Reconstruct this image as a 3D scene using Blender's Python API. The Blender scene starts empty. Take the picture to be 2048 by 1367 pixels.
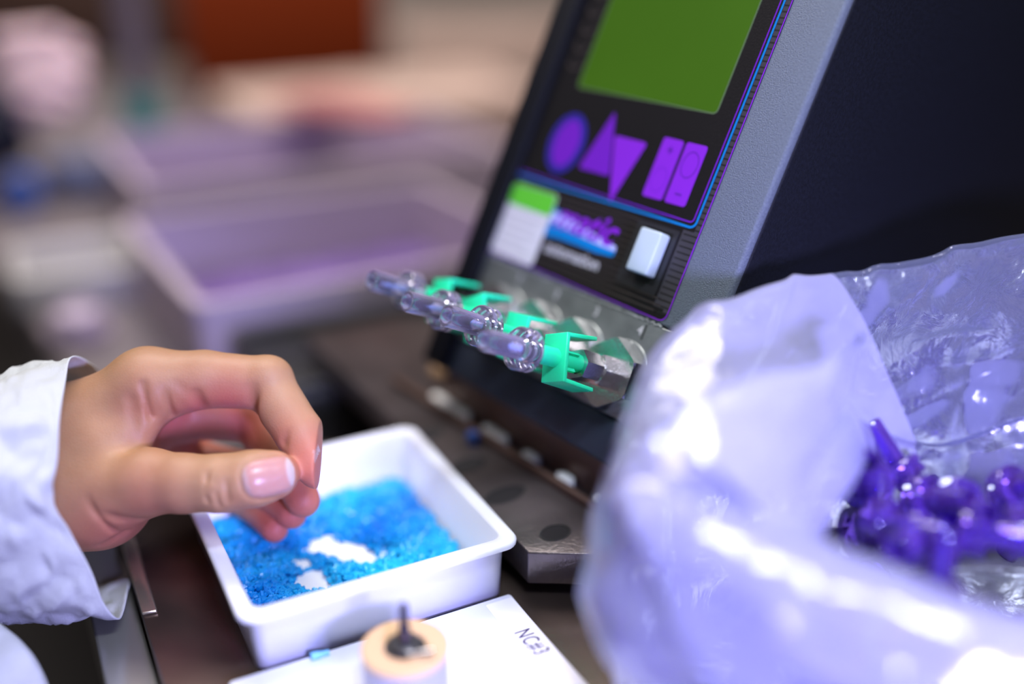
import bpy, bmesh, math, random
import numpy as np
from mathutils import Vector, Matrix, noise

random.seed(7)
rng = np.random.default_rng(11)
MM = 0.001
FPX = 2100.0
PITCH = math.atan(873.0 / FPX)
CP, SP = math.cos(PITCH), math.sin(PITCH)
CZ = 201.0
sc = bpy.context.scene
col = sc.collection

# ------------------------------------------------------------------ camera
cam_d = bpy.data.cameras.new('camera')
cam = bpy.data.objects.new('camera', cam_d)
col.objects.link(cam)
cam.location = (0, 0, CZ * MM)
cam.rotation_euler = (math.pi / 2 - PITCH, 0, 0)
cam_d.sensor_width = 36.0
cam_d.lens = 36.0 * FPX / 2048.0
cam_d.clip_start = 0.01
cam_d.clip_end = 20
cam_d.dof.use_dof = True
cam_d.dof.focus_distance = 0.319
cam_d.dof.aperture_fstop = 1.65
sc.camera = cam

# ------------------------------------------------------------------ world and lights
w = bpy.data.worlds.new('world')
sc.world = w
w.use_nodes = True
wn = w.node_tree
bg = wn.nodes['Background']
tc = wn.nodes.new('ShaderNodeTexCoord')
sx = wn.nodes.new('ShaderNodeSeparateXYZ')
wr = wn.nodes.new('ShaderNodeValToRGB')
wn.links.new(tc.outputs['Generated'], sx.inputs[0])
wn.links.new(sx.outputs['Z'], wr.inputs[0])
wr.color_ramp.elements[0].position = 0.0
wr.color_ramp.elements[0].color = (0.10, 0.075, 0.07, 1)
wr.color_ramp.elements[1].position = 1.0
wr.color_ramp.elements[1].color = (0.62, 0.60, 0.68, 1)
wn.links.new(wr.outputs[0], bg.inputs[0])
bg.inputs[1].default_value = 0.42


def area(name, loc, target, size, energy, color, spread=180):
    d = bpy.data.lights.new(name, 'AREA')
    d.shape = 'RECTANGLE'
    d.size, d.size_y = size[0] * MM, size[1] * MM
    d.energy = energy
    d.color = color
    d.spread = math.radians(spread)
    o = bpy.data.objects.new(name, d)
    col.objects.link(o)
    o.location = Vector(loc) * MM
    o.rotation_euler = (Vector(target) - Vector(loc)).to_track_quat('-Z', 'Y').to_euler()
    return o


# work lamp over the front of the bench, a cool white tube with a violet cast
area('work_lamp', (110, 70, 440), (35, 235, 0), (220, 40), 0.84, (0.80, 0.86, 1.0), 110)
# added violet fill low at right, standing in for bounce off the bag
area('violet_bounce_fill', (150, -60, 150), (50, 250, 20), (80, 50), 1.15, (0.44, 0.42, 1.0), 110)
# ceiling panel of the workshop, warm white
area('ceiling_lamp', (-250, 900, 1500), (-150, 1250, 0), (1200, 500), 19, (1.0, 0.92, 0.88), 115)
area('ceiling_lamp', (-500, 200, 1300), (-100, 330, 0), (500, 300), 1.3, (1.0, 0.95, 0.92))

sc.view_settings.view_transform = 'Standard'
sc.view_settings.look = 'None'
sc.view_settings.exposure = 0.0
sc.view_settings.gamma = 1.0
sc.view_settings.use_curve_mapping = False
sc.cycles.max_bounces = 14
sc.cycles.transparent_max_bounces = 24
sc.cycles.transmission_bounces = 12
sc.cycles.sample_clamp_indirect = 6.0
sc.cycles.caustics_reflective = False
sc.cycles.caustics_refractive = False


# ------------------------------------------------------------------ coordinates (mm)
def at(u, v, d):
    x = (u - 1024.0) / FPX * d
    y = (v - 683.5) / FPX * d
    return Vector((x, d * CP - y * SP, CZ - d * SP - y * CP))


def atz(u, v, z):
    r = at(u, v, 1.0) - Vector((0, 0, CZ))
    return at(u, v, (z - CZ) / r.z)


# ------------------------------------------------------------------ materials
def mat(name, color=(0.8, 0.8, 0.8), rough=0.5, metal=0.0, trans=0.0, ior=1.45, sss=0.0, sss_r=(1, .4, .25),
        sss_s=0.003, alpha=1.0, emit=None, emit_s=0.0, bump=0.0, bscale=400.0, var=0.0, vscale=60.0, spec=0.5,
        col2=None, coat=0.0, stretch=None):
    m = bpy.data.materials.new(name)
    m.use_nodes = True
    nt = m.node_tree
    b = nt.nodes['Principled BSDF']
    b.inputs['Base Color'].default_value = (*color, 1)
    b.inputs['Roughness'].default_value = rough
    b.inputs['Metallic'].default_value = metal
    b.inputs['Transmission Weight'].default_value = trans
    b.inputs['IOR'].default_value = ior
    b.inputs['Alpha'].default_value = alpha
    b.inputs['Specular IOR Level'].default_value = spec
    b.inputs['Coat Weight'].default_value = coat
    if sss:
        b.inputs['Subsurface Weight'].default_value = sss
        b.inputs['Subsurface Radius'].default_value = sss_r
        b.inputs['Subsurface Scale'].default_value = sss_s
    if emit:
        b.inputs['Emission Color'].default_value = (*emit, 1)
        b.inputs['Emission Strength'].default_value = emit_s
    if bump or var:
        t = nt.nodes.new('ShaderNodeTexCoord')
        mp = nt.nodes.new('ShaderNodeMapping')
        nt.links.new(t.outputs['Object'], mp.inputs[0])
        if stretch:
            mp.inputs['Scale'].default_value = stretch
    if bump:
        n = nt.nodes.new('ShaderNodeTexNoise')
        n.inputs['Scale'].default_value = bscale
        n.inputs['Detail'].default_value = 4
        nt.links.new(mp.outputs[0], n.inputs['Vector'])
        bp = nt.nodes.new('ShaderNodeBump')
        bp.inputs['Strength'].default_value = bump
        bp.inputs['Distance'].default_value = 0.0006
        nt.links.new(n.outputs['Fac'], bp.inputs['Height'])
        nt.links.new(bp.outputs[0], b.inputs['Normal'])
    if var:
        n2 = nt.nodes.new('ShaderNodeTexNoise')
        n2.inputs['Scale'].default_value = vscale
        n2.inputs['Detail'].default_value = 3
        nt.links.new(mp.outputs[0], n2.inputs['Vector'])
        cr = nt.nodes.new('ShaderNodeValToRGB')
        c2 = col2 or tuple(max(0, c * (1 - var)) for c in color)
        cr.color_ramp.elements[0].position = 0.35
        cr.color_ramp.elements[0].color = (*c2, 1)
        cr.color_ramp.elements[1].position = 0.65
        cr.color_ramp.elements[1].color = (*color, 1)
        nt.links.new(n2.outputs['Fac'], cr.inputs[0])
        nt.links.new(cr.outputs[0], b.inputs['Base Color'])
    return m


M = {}
M['white'] = mat('white_plastic', (0.80, 0.82, 0.90), 0.35, sss=0.15, sss_r=(1, 1, 1), sss_s=0.002)
M['label'] = mat('label_tape', (0.93, 0.93, 0.95), 0.5)
M['ink'] = mat('ink', (0.04, 0.02, 0.12), 0.6)
M['steel'] = mat('brushed_steel', (0.62, 0.62, 0.66), 0.22, 1.0, bump=0.08, bscale=900, stretch=(1, 1, 8))
M['chrome'] = mat('nickel', (0.80, 0.79, 0.82), 0.19, 1.0, bump=0.15, bscale=1200)
M['tableplate'] = mat('dark_steel_plate', (0.26, 0.20, 0.17), 0.22, 0.85, bump=0.05, bscale=500, var=0.4, vscale=18)
M['ledge'] = mat('grey_steel_ledge', (0.36, 0.36, 0.33), 0.3, 0.7)
M['edge_highlight'] = mat('bevel_highlight_steel', (0.75, 0.68, 0.55), 0.25, 0.9)  # pale colour carries the reflection on the table's bevelled edge
M['platform'] = mat('platform_metal', (0.19, 0.165, 0.17), 0.30, 0.8, bump=0.25, bscale=700, var=0.35, vscale=40)
M['hole'] = mat('hole_dark', (0.012, 0.011, 0.014), 0.5)
M['rail'] = mat('rail_brown', (0.16, 0.10, 0.08), 0.4, 0.5)
M['pad'] = mat('pad_white', (0.90, 0.92, 0.92), 0.4)
M['machblack'] = mat('powder_coat_black', (0.004, 0.005, 0.009), 0.6, spec=0.22, bump=0.3, bscale=1500, var=0.5, vscale=900)
M['machgrey'] = mat('textured_grey_frame', (0.125, 0.15, 0.18), 0.6, bump=0.6, bscale=2200, var=0.18, vscale=1300)
M['machbase'] = mat('dark_blue_base', (0.022, 0.030, 0.050), 0.42, bump=0.1, bscale=900)
M['panel'] = mat('membrane_panel', (0.010, 0.009, 0.009), 0.45, spec=0.3, bump=0.15, bscale=1800, var=0.5, vscale=2500)
M['groove'] = mat('groove_black', (0.004, 0.004, 0.004), 0.6)
M['stripe'] = mat('panel_rib', (0.045, 0.036, 0.032), 0.4)
M['purple'] = mat('purple_print', (0.15, 0.012, 0.42), 0.45, spec=0.3)
M['purple2'] = mat('purple_print_bright', (0.21, 0.018, 0.52), 0.45, spec=0.3)
M['indigo'] = mat('indigo_print', (0.03, 0.018, 0.26), 0.45, spec=0.3)
M['blueprint'] = mat('blue_print', (0.0, 0.18, 0.50), 0.45, spec=0.3)
M['greyprint'] = mat('grey_print', (0.42, 0.42, 0.44), 0.5)
M['palewash'] = mat('pale_blue_print', (0.45, 0.50, 0.88), 0.4)
M['sticker'] = mat('sticker_white', (0.60, 0.60, 0.64), 0.5)
M['stickergreen'] = mat('sticker_green', (0.10, 0.52, 0.03), 0.5)
M['stickertext'] = mat('sticker_grey', (0.42, 0.42, 0.46), 0.5)
M['button'] = mat('button_white', (0.44, 0.53, 0.58), 0.35, sss=0.1, sss_r=(1, 1, 1), sss_s=0.001)
M['nozzleplate'] = mat('worn_aluminium', (0.26, 0.29, 0.29), 0.38, 0.65, bump=0.2, bscale=600, var=0.3, vscale=70)
M['glue'] = mat('dried_glue', (0.42, 0.44, 0.44), 0.5, bump=0.8, bscale=900, var=0.6, vscale=500)
M['green'] = mat('mint_green_plastic', (0.02, 0.78, 0.40), 0.32, sss=0.25, sss_r=(.3, 1, .6), sss_s=0.0015)
M['core'] = mat('pale_blue_insert', (0.36, 0.62, 1.0), 0.35, sss=0.3, sss_r=(.5, .7, 1), sss_s=0.002)
M['bits'] = mat('blue_insert_plastic', (0.02, 0.52, 0.84), 0.3, sss=0.0, var=0.9, vscale=22, col2=(0.0, 0.20, 0.66))
M['bit_pale'] = mat('light_blue_plastic', (0.20, 0.55, 0.86), 0.3)
M['tan'] = mat('tan_ring', (0.66, 0.43, 0.24), 0.45)
M['holder'] = mat('satin_aluminium', (0.40, 0.40, 0.52), 0.4, 0.4)
M['pinsteel'] = mat('pin_steel', (0.10, 0.09, 0.13), 0.25, 0.9)
M['darkmetal'] = mat('dark_bushing', (0.10, 0.10, 0.10), 0.3, 0.7)
M['bench'] = mat('bench_top', (0.20, 0.17, 0.18), 0.45, var=0.2, vscale=6)
M['floor'] = mat('dark_floor', (0.03, 0.028, 0.026), 0.6)
M['wall'] = mat('beige_wall', (0.62, 0.52, 0.45), 0.8, var=0.15, vscale=2)
M['bin'] = mat('mauve_grey_plastic', (0.52, 0.43, 0.50), 0.4)
M['binfloor'] = mat('violet_parts', (0.20, 0.11, 0.38), 0.5, var=0.4, vscale=30)
M['blackplastic'] = mat('black_plastic', (0.02, 0.02, 0.022), 0.4)
M['redbrown'] = mat('rust_carton', (0.13, 0.018, 0.003), 0.9, spec=0.1)
M['carton'] = mat('brown_carton', (0.50, 0.36, 0.30), 0.8, var=0.1, vscale=8)
M['redcloth'] = mat('dusty_red_pouch', (0.34, 0.12, 0.11), 0.8)
M['post'] = mat('grey_post', (0.20, 0.18, 0.19), 0.5)
M['teal'] = mat('teal_cap', (0.05, 0.30, 0.25), 0.4)
M['bluegrey'] = mat('blue_grey_tray', (0.24, 0.27, 0.40), 0.4)
M['bluecap'] = mat('blue_cap', (0.05, 0.12, 0.42), 0.3)
M['navy'] = mat('navy_fabric', (0.008, 0.010, 0.022), 0.8)
M['screen'] = mat('lcd_green', (0.02, 0.05, 0.004), 0.35, spec=0.25, emit=(0.040, 0.115, 0.003), emit_s=0.8, var=0.25, vscale=14)


def cloth_material():
    m = bpy.data.materials.new('white_coat_cloth')
    m.use_nodes = True
    nt = m.node_tree
    b = nt.nodes['Principled BSDF']
    b.inputs['Base Color'].default_value = (0.57, 0.60, 0.61, 1)
    b.inputs['Roughness'].default_value = 0.75
    b.inputs['Subsurface Weight'].default_value = 0.12
    b.inputs['Subsurface Radius'].default_value = (1, 1, 1)
    b.inputs['Subsurface Scale'].default_value = 0.002
    t = nt.nodes.new('ShaderNodeTexCoord')
    hs = []
    for s, wgt in ((2200, 0.35), (160, 0.8), (45, 1.0)):
        n = nt.nodes.new('ShaderNodeTexNoise')
        n.inputs['Scale'].default_value = s
        n.inputs['Detail'].default_value = 3
        n.inputs['Distortion'].default_value = 0.8
        nt.links.new(t.outputs['Object'], n.inputs['Vector'])
        mu = nt.nodes.new('ShaderNodeMath')
        mu.operation = 'MULTIPLY'
        mu.inputs[1].default_value = wgt
        nt.links.new(n.outputs['Fac'], mu.inputs[0])
        hs.append(mu)
    a = nt.nodes.new('ShaderNodeMath')
    a2 = nt.nodes.new('ShaderNodeMath')
    nt.links.new(hs[0].outputs[0], a.inputs[0])
    nt.links.new(hs[1].outputs[0], a.inputs[1])
    nt.links.new(a.outputs[0], a2.inputs[0])
    nt.links.new(hs[2].outputs[0], a2.inputs[1])
    bp = nt.nodes.new('ShaderNodeBump')
    bp.inputs['Strength'].default_value = 0.5
    bp.inputs['Distance'].default_value = 0.0012
    nt.links.new(a2.outputs[0], bp.inputs['Height'])
    nt.links.new(bp.outputs[0], b.inputs['Normal'])
    return m


M['cloth'] = cloth_material()


def skin_material():
    m = bpy.data.materials.new('skin')
    m.use_nodes = True
    nt = m.node_tree
    b = nt.nodes['Principled BSDF']
    b.inputs['Roughness'].default_value = 0.48
    b.inputs['Subsurface Weight'].default_value = 0.25
    b.inputs['Subsurface Radius'].default_value = (1.0, 0.35, 0.2)
    b.inputs['Subsurface Scale'].default_value = 0.0035
    b.inputs['Specular IOR Level'].default_value = 0.35
    at_ = nt.nodes.new('ShaderNodeAttribute')
    at_.attribute_name = 'tone'
    sep = nt.nodes.new('ShaderNodeSeparateColor')
    nt.links.new(at_.outputs['Color'], sep.inputs[0])
    t = nt.nodes.new('ShaderNodeTexCoord')
    n = nt.nodes.new('ShaderNodeTexNoise')
    n.inputs['Scale'].default_value = 140
    n.inputs['Detail'].default_value = 5
    nt.links.new(t.outputs['Object'], n.inputs['Vector'])
    base = nt.nodes.new('ShaderNodeMix')
    base.data_type = 'RGBA'
    base.inputs[6].default_value = (0.37, 0.195, 0.095, 1)
    base.inputs[7].default_value = (0.48, 0.28, 0.155, 1)
    nt.links.new(n.outputs['Fac'], base.inputs[0])
    red = nt.nodes.new('ShaderNodeMix')
    red.data_type = 'RGBA'
    red.inputs[7].default_value = (0.52, 0.09, 0.09, 1)
    nt.links.new(base.outputs[2], red.inputs[6])
    nt.links.new(sep.outputs[0], red.inputs[0])
    nail = nt.nodes.new('ShaderNodeMix')
    nail.data_type = 'RGBA'
    nail.inputs[7].default_value = (0.52, 0.27, 0.23, 1)
    nt.links.new(red.outputs[2], nail.inputs[6])
    nt.links.new(sep.outputs[1], nail.inputs[0])
    tip = nt.nodes.new('ShaderNodeMix')
    tip.data_type = 'RGBA'
    tip.inputs[7].default_value = (0.58, 0.47, 0.43, 1)
    nt.links.new(nail.outputs[2], tip.inputs[6])
    nt.links.new(sep.outputs[2], tip.inputs[0])
    nt.links.new(tip.outputs[2], b.inputs['Base Color'])
    r = nt.nodes.new('ShaderNodeMapRange')
    r.inputs[3].default_value = 0.5
    r.inputs[4].default_value = 0.25
    nt.links.new(sep.outputs[1], r.inputs[0])
    nt.links.new(r.outputs[0], b.inputs['Roughness'])
    v = nt.nodes.new('ShaderNodeTexVoronoi')
    v.inputs['Scale'].default_value = 1300
    nt.links.new(t.outputs['Object'], v.inputs['Vector'])
    n2 = nt.nodes.new('ShaderNodeTexNoise')
    n2.inputs['Scale'].default_value = 500
    nt.links.new(t.outputs['Object'], n2.inputs['Vector'])
    ad = nt.nodes.new('ShaderNodeMath')
    nt.links.new(v.outputs['Distance'], ad.inputs[0])
    nt.links.new(n2.outputs['Fac'], ad.inputs[1])
    bp = nt.nodes.new('ShaderNodeBump')
    bp.inputs['Strength'].default_value = 0.11
    bp.inputs['Distance'].default_value = 0.0003
    nt.links.new(ad.outputs[0], bp.inputs['Height'])
    nt.links.new(bp.outputs[0], b.inputs['Normal'])
    return m


M['skin'] = skin_material()


def film_material(name, tint, opac_lo, opac_hi, gloss=0.22, through=(0.93, 0.93, 1.0), crumple=0.7, fres=1.5, glc=(0.95, 0.97, 1)):
    """Thin milky polythene film: see-through, scatters light, shines on its creases."""
    m = bpy.data.materials.new(name)
    m.use_nodes = True
    nt = m.node_tree
    nt.nodes.clear()
    out = nt.nodes.new('ShaderNodeOutputMaterial')
    tr = nt.nodes.new('ShaderNodeBsdfTransparent')
    tr.inputs[0].default_value = (*through, 1)
    df = nt.nodes.new('ShaderNodeBsdfDiffuse')
    df.inputs[0].default_value = (*tint, 1)
    tl = nt.nodes.new('ShaderNodeBsdfTranslucent')
    tl.inputs[0].default_value = (*tint, 1)
    gl = nt.nodes.new('ShaderNodeBsdfGlossy')
    gl.inputs['Roughness'].default_value = gloss
    gl.inputs[0].default_value = (*glc, 1)
    t = nt.nodes.new('ShaderNodeTexCoord')
    n = nt.nodes.new('ShaderNodeTexNoise')
    n.inputs['Scale'].default_value = 55
    n.inputs['Detail'].default_value = 4
    n.inputs['Distortion'].default_value = 1.5
    nt.links.new(t.outputs['Object'], n.inputs['Vector'])
    bp = nt.nodes.new('ShaderNodeBump')
    bp.inputs['Strength'].default_value = crumple
    bp.inputs['Distance'].default_value = 0.004
    nt.links.new(n.outputs['Fac'], bp.inputs['Height'])
    for s in (gl,):
        nt.links.new(bp.outputs[0], s.inputs['Normal'])
    m1 = nt.nodes.new('ShaderNodeMixShader')
    m1.inputs[0].default_value = 0.5
    nt.links.new(df.outputs[0], m1.inputs[1])
    nt.links.new(tl.outputs[0], m1.inputs[2])
    lw = nt.nodes.new('ShaderNodeLayerWeight')
    lw.inputs[0].default_value = 0.35
    mr = nt.nodes.new('ShaderNodeMapRange')
    mr.inputs[3].default_value = opac_lo
    mr.inputs[4].default_value = opac_hi
    nt.links.new(lw.outputs['Facing'], mr.inputs[0])
    m2 = nt.nodes.new('ShaderNodeMixShader')
    nt.links.new(mr.outputs[0], m2.inputs[0])
    nt.links.new(tr.outputs[0], m2.inputs[1])
    nt.links.new(m1.outputs[0], m2.inputs[2])
    m3 = nt.nodes.new('ShaderNodeMixShader')
    fr = nt.nodes.new('ShaderNodeFresnel')
    fr.inputs[0].default_value = fres
    nt.links.new(fr.outputs[0], m3.inputs[0])
    nt.links.new(m2.outputs[0], m3.inputs[1])
    nt.links.new(gl.outputs[0], m3.inputs[2])
    nt.links.new(m3.outputs[0], out.inputs[0])
    return m


M['film'] = film_material('milky_film', (0.66, 0.66, 1.0), 0.58, 0.88, 0.14, crumple=0.3, fres=1.75)
M['film_clear'] = film_material('clear_film', (0.52, 0.58, 1.0), 0.13, 0.60, 0.16, crumple=0.3, fres=1.7)
M['luer'] = film_material('clear_violet_plastic', (0.86, 0.76, 1.0), 0.09, 0.78, 0.05, (0.97, 0.94, 1.0), 0.0, 1.6)
M['luerdeep'] = film_material('violet_plastic', (0.27, 0.10, 0.85), 0.18, 0.75, 0.08, (0.60, 0.42, 0.96), 0.0, 1.7)


# ------------------------------------------------------------------ mesh helpers
def tag(o, label=None, cat=None, group=None, kind=None):
    if label: o['label'] = label
    if cat: o['category'] = cat
    if group: o['group'] = group
    if kind: o['kind'] = kind
    return o


def empty(name, loc=(0, 0, 0), rot=None):
    o = bpy.data.objects.new(name, None)
    o.empty_display_size = 0.01
    col.objects.link(o)
    o.location = Vector(loc) * MM
    if rot is not None:
        o.rotation_euler = rot
    return o


class MB:
    """collects geometry in mm and links it as ONE mesh object"""

    def __init__(self):
        self.v, self.f = [], []

    def add(self, verts, faces, mtx=None):
        k = len(self.v)
        for p in verts:
            p = Vector(p)
            self.v.append(mtx @ p if mtx is not None else p)
        self.f += [[i + k for i in f] for f in faces]
        return self

    def box(self, x0, x1, y0, y1, z0, z1, mtx=None):
        vs = [(x, y, z) for z in (z0, z1) for y in (y0, y1) for x in (x0, x1)]
        fs = [(0, 2, 3, 1), (4, 5, 7, 6), (0, 1, 5, 4), (2, 6, 7, 3), (0, 4, 6, 2), (1, 3, 7, 5)]
        return self.add(vs, fs, mtx)

    def prism(self, pts, z0, z1, mtx=None):
        n = len(pts)
        vs = [(x, y, z0) for x, y in pts] + [(x, y, z1) for x, y in pts]
        fs = [tuple(reversed(range(n))), tuple(range(n, 2 * n))]
        fs += [(i, (i + 1) % n, n + (i + 1) % n, n + i) for i in range(n)]
        return self.add(vs, fs, mtx)

    def ring(self, outer, inner, z0, z1, mtx=None):
        """prism with a hole: outer and inner loops of equal length"""
        n = len(outer)
        vs = [(x, y, z) for z in (z0, z1) for lp in (outer, inner) for x, y in lp]
        fs = []
        for i in range(n):
            j = (i + 1) % n
            fs += [(2 * n + i, 2 * n + j, 3 * n + j, 3 * n + i), (i, n + i, n + j, j),
                   (i, j, 2 * n + j, 2 * n + i), (n + i, 3 * n + i, 3 * n + j, n + j)]
        return self.add(vs, fs, mtx)

    def lathe(self, prof, seg=32, mtx=None, cap=True, closed=False):
        vs, fs = [], []
        n = len(prof)
        for k in range(seg):
            a = 2 * math.pi * k / seg
            for r, z in prof:
                vs.append((r * math.cos(a), r * math.sin(a), z))
        for k in range(seg):
            k2 = (k + 1) % seg
            for i in range(n if closed else n - 1):
                j = (i + 1) % n
                fs.append((k * n + i, k2 * n + i, k2 * n + j, k * n + j))
        if cap and not closed:
            if prof[0][0] > 1e-6: fs.append(tuple(reversed([k * n for k in range(seg)])))
            if prof[-1][0] > 1e-6: fs.append(tuple(k * n + n - 1 for k in range(seg)))
        return self.add(vs, fs, mtx)

    def grid(self, rows, close_u=False, close_v=False):
        n = len(rows[0])
        vs = [p for r in rows for p in r]
        fs = []
        R = len(rows)
        for i in range(R if close_v else R - 1):
            for j in range(n if close_u else n - 1):
                a, b = i * n + j, i * n + (j + 1) % n
                c, d = ((i + 1) % R) * n + (j + 1) % n, ((i + 1) % R) * n + j
                fs.append((a, b, c, d))
        return self.add(vs, fs)

    def build(self, name, m, parent=None, smooth=False, bevel=0.0, seg=2, loc=None, solid=0.0, angle=40, subsurf=0):
        me = bpy.data.meshes.new(name)
        vv = self.v
        if loc is not None:
            L = Vector(loc)
            vv = [p - L for p in vv]
        me.from_pydata([tuple(p * MM) for p in vv], [], self.f)
        bm = bmesh.new()
        bm.from_mesh(me)
        bmesh.ops.remove_doubles(bm, verts=bm.verts, dist=1e-7)
        if not solid:
            bmesh.ops.recalc_face_normals(bm, faces=bm.faces)
        bm.to_mesh(me)
        bm.free()
        me.materials.append(m)
        if smooth or bevel:
            for p in me.polygons: p.use_smooth = True
        o = bpy.data.objects.new(name, me)
        col.objects.link(o)
        if loc is not None: o.location = Vector(loc) * MM
        if parent: o.parent = parent
        if solid:
            s = o.modifiers.new('solid', 'SOLIDIFY')
            s.thickness = solid * MM
            s.offset = 0
        if bevel:
            b = o.modifiers.new('bevel', 'BEVEL')
            b.width = bevel * MM
            b.segments = seg
            b.limit_method = 'ANGLE'
            b.angle_limit = math.radians(35)
        if subsurf:
            s = o.modifiers.new('sub', 'SUBSURF')
            s.levels = s.render_levels = subsurf
        if smooth or bevel:
            if not subsurf:
                md = me.attributes.get('sharp_edge')
                bm = bmesh.new()
                bm.from_mesh(me)
                for e in bm.edges:
                    if len(e.link_faces) == 2 and e.calc_face_angle(0) > math.radians(angle) and not bevel:
                        e.smooth = False
                bm.to_mesh(me)
                bm.free()
        return o


def rrect(x0, x1, y0, y1, r, n=5):
    pts = []
    for cx, cy, a0 in ((x1 - r, y1 - r, 0), (x0 + r, y1 - r, 90), (x0 + r, y0 + r, 180), (x1 - r, y0 + r, 270)):
        for k in range(n + 1):
            a = math.radians(a0 + 90 * k / n)
            pts.append((cx + r * math.cos(a), cy + r * math.sin(a)))
    return pts


def circ(cx, cy, rx, ry=None, n=32, a0=0.0):
    ry = rx if ry is None else ry
    return [(cx + rx * math.cos(a0 + 2 * math.pi * k / n), cy + ry * math.sin(a0 + 2 * math.pi * k / n)) for k in range(n)]


def text(name, body, size, m, parent, loc, rot=(0, 0, 0), extrude=0.05, xs=1.0, offset=0.0, shear=0.0, align='CENTER', spacing=1.0):
    c = bpy.data.curves.new(name, 'FONT')
    c.space_character = spacing
    c.body = body
    c.size = size * MM
    c.extrude = extrude * MM
    c.align_x = align
    c.align_y = 'CENTER'
    c.offset = offset * MM
    c.shear = shear
    c.materials.append(m)
    tmp = bpy.data.objects.new(name + '_curve', c)
    me = bpy.data.meshes.new_from_object(tmp)
    me.name = name
    bpy.data.objects.remove(tmp)
    if not me.materials: me.materials.append(m)
    o = bpy.data.objects.new(name, me)
    col.objects.link(o)
    o.parent = parent
    o.location = Vector(loc) * MM
    o.rotation_euler = rot
    o.scale = (xs, 1, 1)
    return o


def smooth_path(pts, n, closed=False):
    """Catmull-Rom through pts (Vectors), n samples per span"""
    P = [Vector(p) for p in pts]
    out = []
    N = len(P)
    rngi = range(N if closed else N - 1)
    for i in rngi:
        if closed:
            p0, p1, p2, p3 = P[(i - 1) % N], P[i], P[(i + 1) % N], P[(i + 2) % N]
        else:
            p0, p1, p2, p3 = P[max(i - 1, 0)], P[i], P[i + 1], P[min(i + 2, N - 1)]
        for k in range(n):
            t = k / n
            out.append(0.5 * ((2 * p1) + (p2 - p0) * t + (2 * p0 - 5 * p1 + 4 * p2 - p3) * t * t
                              + (3 * p1 - p0 - 3 * p2 + p3) * t * t * t))
    if not closed: out.append(P[-1])
    return out


# ================================================================== SETTING
b = MB().box(-2500, 2500, -1500, 4000, -780, -760)
tag(b.build('floor', M['floor']), 'dark floor far below the bench', kind='structure')
b = MB().box(-2500, 2500, 2700, 2740, -760, 1900)
tag(b.build('wall_back', M['wall']), 'plain beige wall far behind the bench', kind='structure')

# long bench the bins stand on
bench = MB().prism([(-90, 60), (900, 60), (900, 1500), (-900, 1500), (-315, 640), (-240, 520), (-142, 300)], -80, -40)
bo = bench.build('workbench', M['bench'], bevel=2)
tag(bo, 'long grey-brown workbench carrying the bins and the jig table', 'workbench')

# ================================================================== JIG TABLE (steel table under the tray)
YAW = math.radians(27.5)
dX = Vector((math.cos(YAW), math.sin(YAW), 0))
dY = Vector((-math.sin(YAW), math.cos(YAW), 0))
tbl = empty('jig_table', (0, 250, -40))


def tp(p):  # world mm -> jig table local
    return (p[0], p[1] - 250)


L1 = Vector((-97.8, 234.5, 0))
L2 = Vector((-124.5, 287.0, 0))
dl = (L2 - L1).normalized()
A0, A1 = L1 - dl * 90, L1 + dl * 160
plate = MB().prism([tp(A0), tp(A0 + Vector((330, 0, 0))), tp(A1 + Vector((430, 0, 0))), tp(A1)], 0, 40)
plate.build('steel_top', M['tableplate'], tbl, bevel=0.6)
o_ = Vector((-14, -4, 0))
led = MB().prism([tp(A0 + o_), tp(A0 - Vector((0.4, 0, 0))), tp(A1 - Vector((0.4, 0, 0))), tp(A1 + o_)], 0, 36)
led.build('side_ledge', M['ledge'], tbl, bevel=1.2)
q0, q1 = L1 + dl * 34, L1 + dl * 95
o2 = Vector((4.2, 1.5, 0))
MB().prism([tp(q0), tp(q0 + o2), tp(q1 + o2), tp(q1)], 40.0, 41.2).build('highlight_strip', M['edge_highlight'], tbl, bevel=0.5)  # pale strip stands in for the reflection along part of the bevel
tag(tbl, 'dark steel jig table with a highlight strip on its left edge under the white tray', 'table')

# ================================================================== MACHINE PLATFORM
pf = empty('platform_plate', (40, 340, 0))


def pp(x, y): return (x - 40, y - 340)


poly = [(1.5, 280.5), (5.0, 273.9), (20.8, 273.2), (90, 271), (150, 330), (150, 520), (-60, 470), (-96, 451)]
MB().prism([pp(*p) for p in poly], 5.5, 17).build('plate', M['platform'], pf, bevel=0.5)
hb = [((13.7, 284.7), 5.6, 4.2), ((-2.4, 308.0), 8.5, 4.6), ((-15.5, 328.3), 7.5, 4.6), ((-32, 352), 7.0, 4.2)]
for (hx, hy), rx, ry in hb:
    mt = Matrix.Translation(Vector((hx - 40, hy - 340, 0))) @ Matrix.Rotation(math.radians(40), 4, 'Z')
    MB().ring(circ(0, 0, rx, ry), circ(0, 0, rx * .9, ry * .9), 16.9, 17.25, mt).build('hole_rim', M['darkmetal'], pf)
    MB().prism(circ(0, 0, rx * .9, ry * .9), 16.8, 17.08, mt).build('hole', M['hole'], pf)
for fx, fy in ((60, 290), (130, 340), (130, 480), (-40, 440)):
    MB().lathe([(6, 0), (6, 5.5)], 24, Matrix.Translation(Vector((fx - 40, fy - 340, 0)))).build('foot', M['blackplastic'], pf)
tag(pf, 'thick dark metal platform plate with holes under the control console', 'platform')

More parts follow.
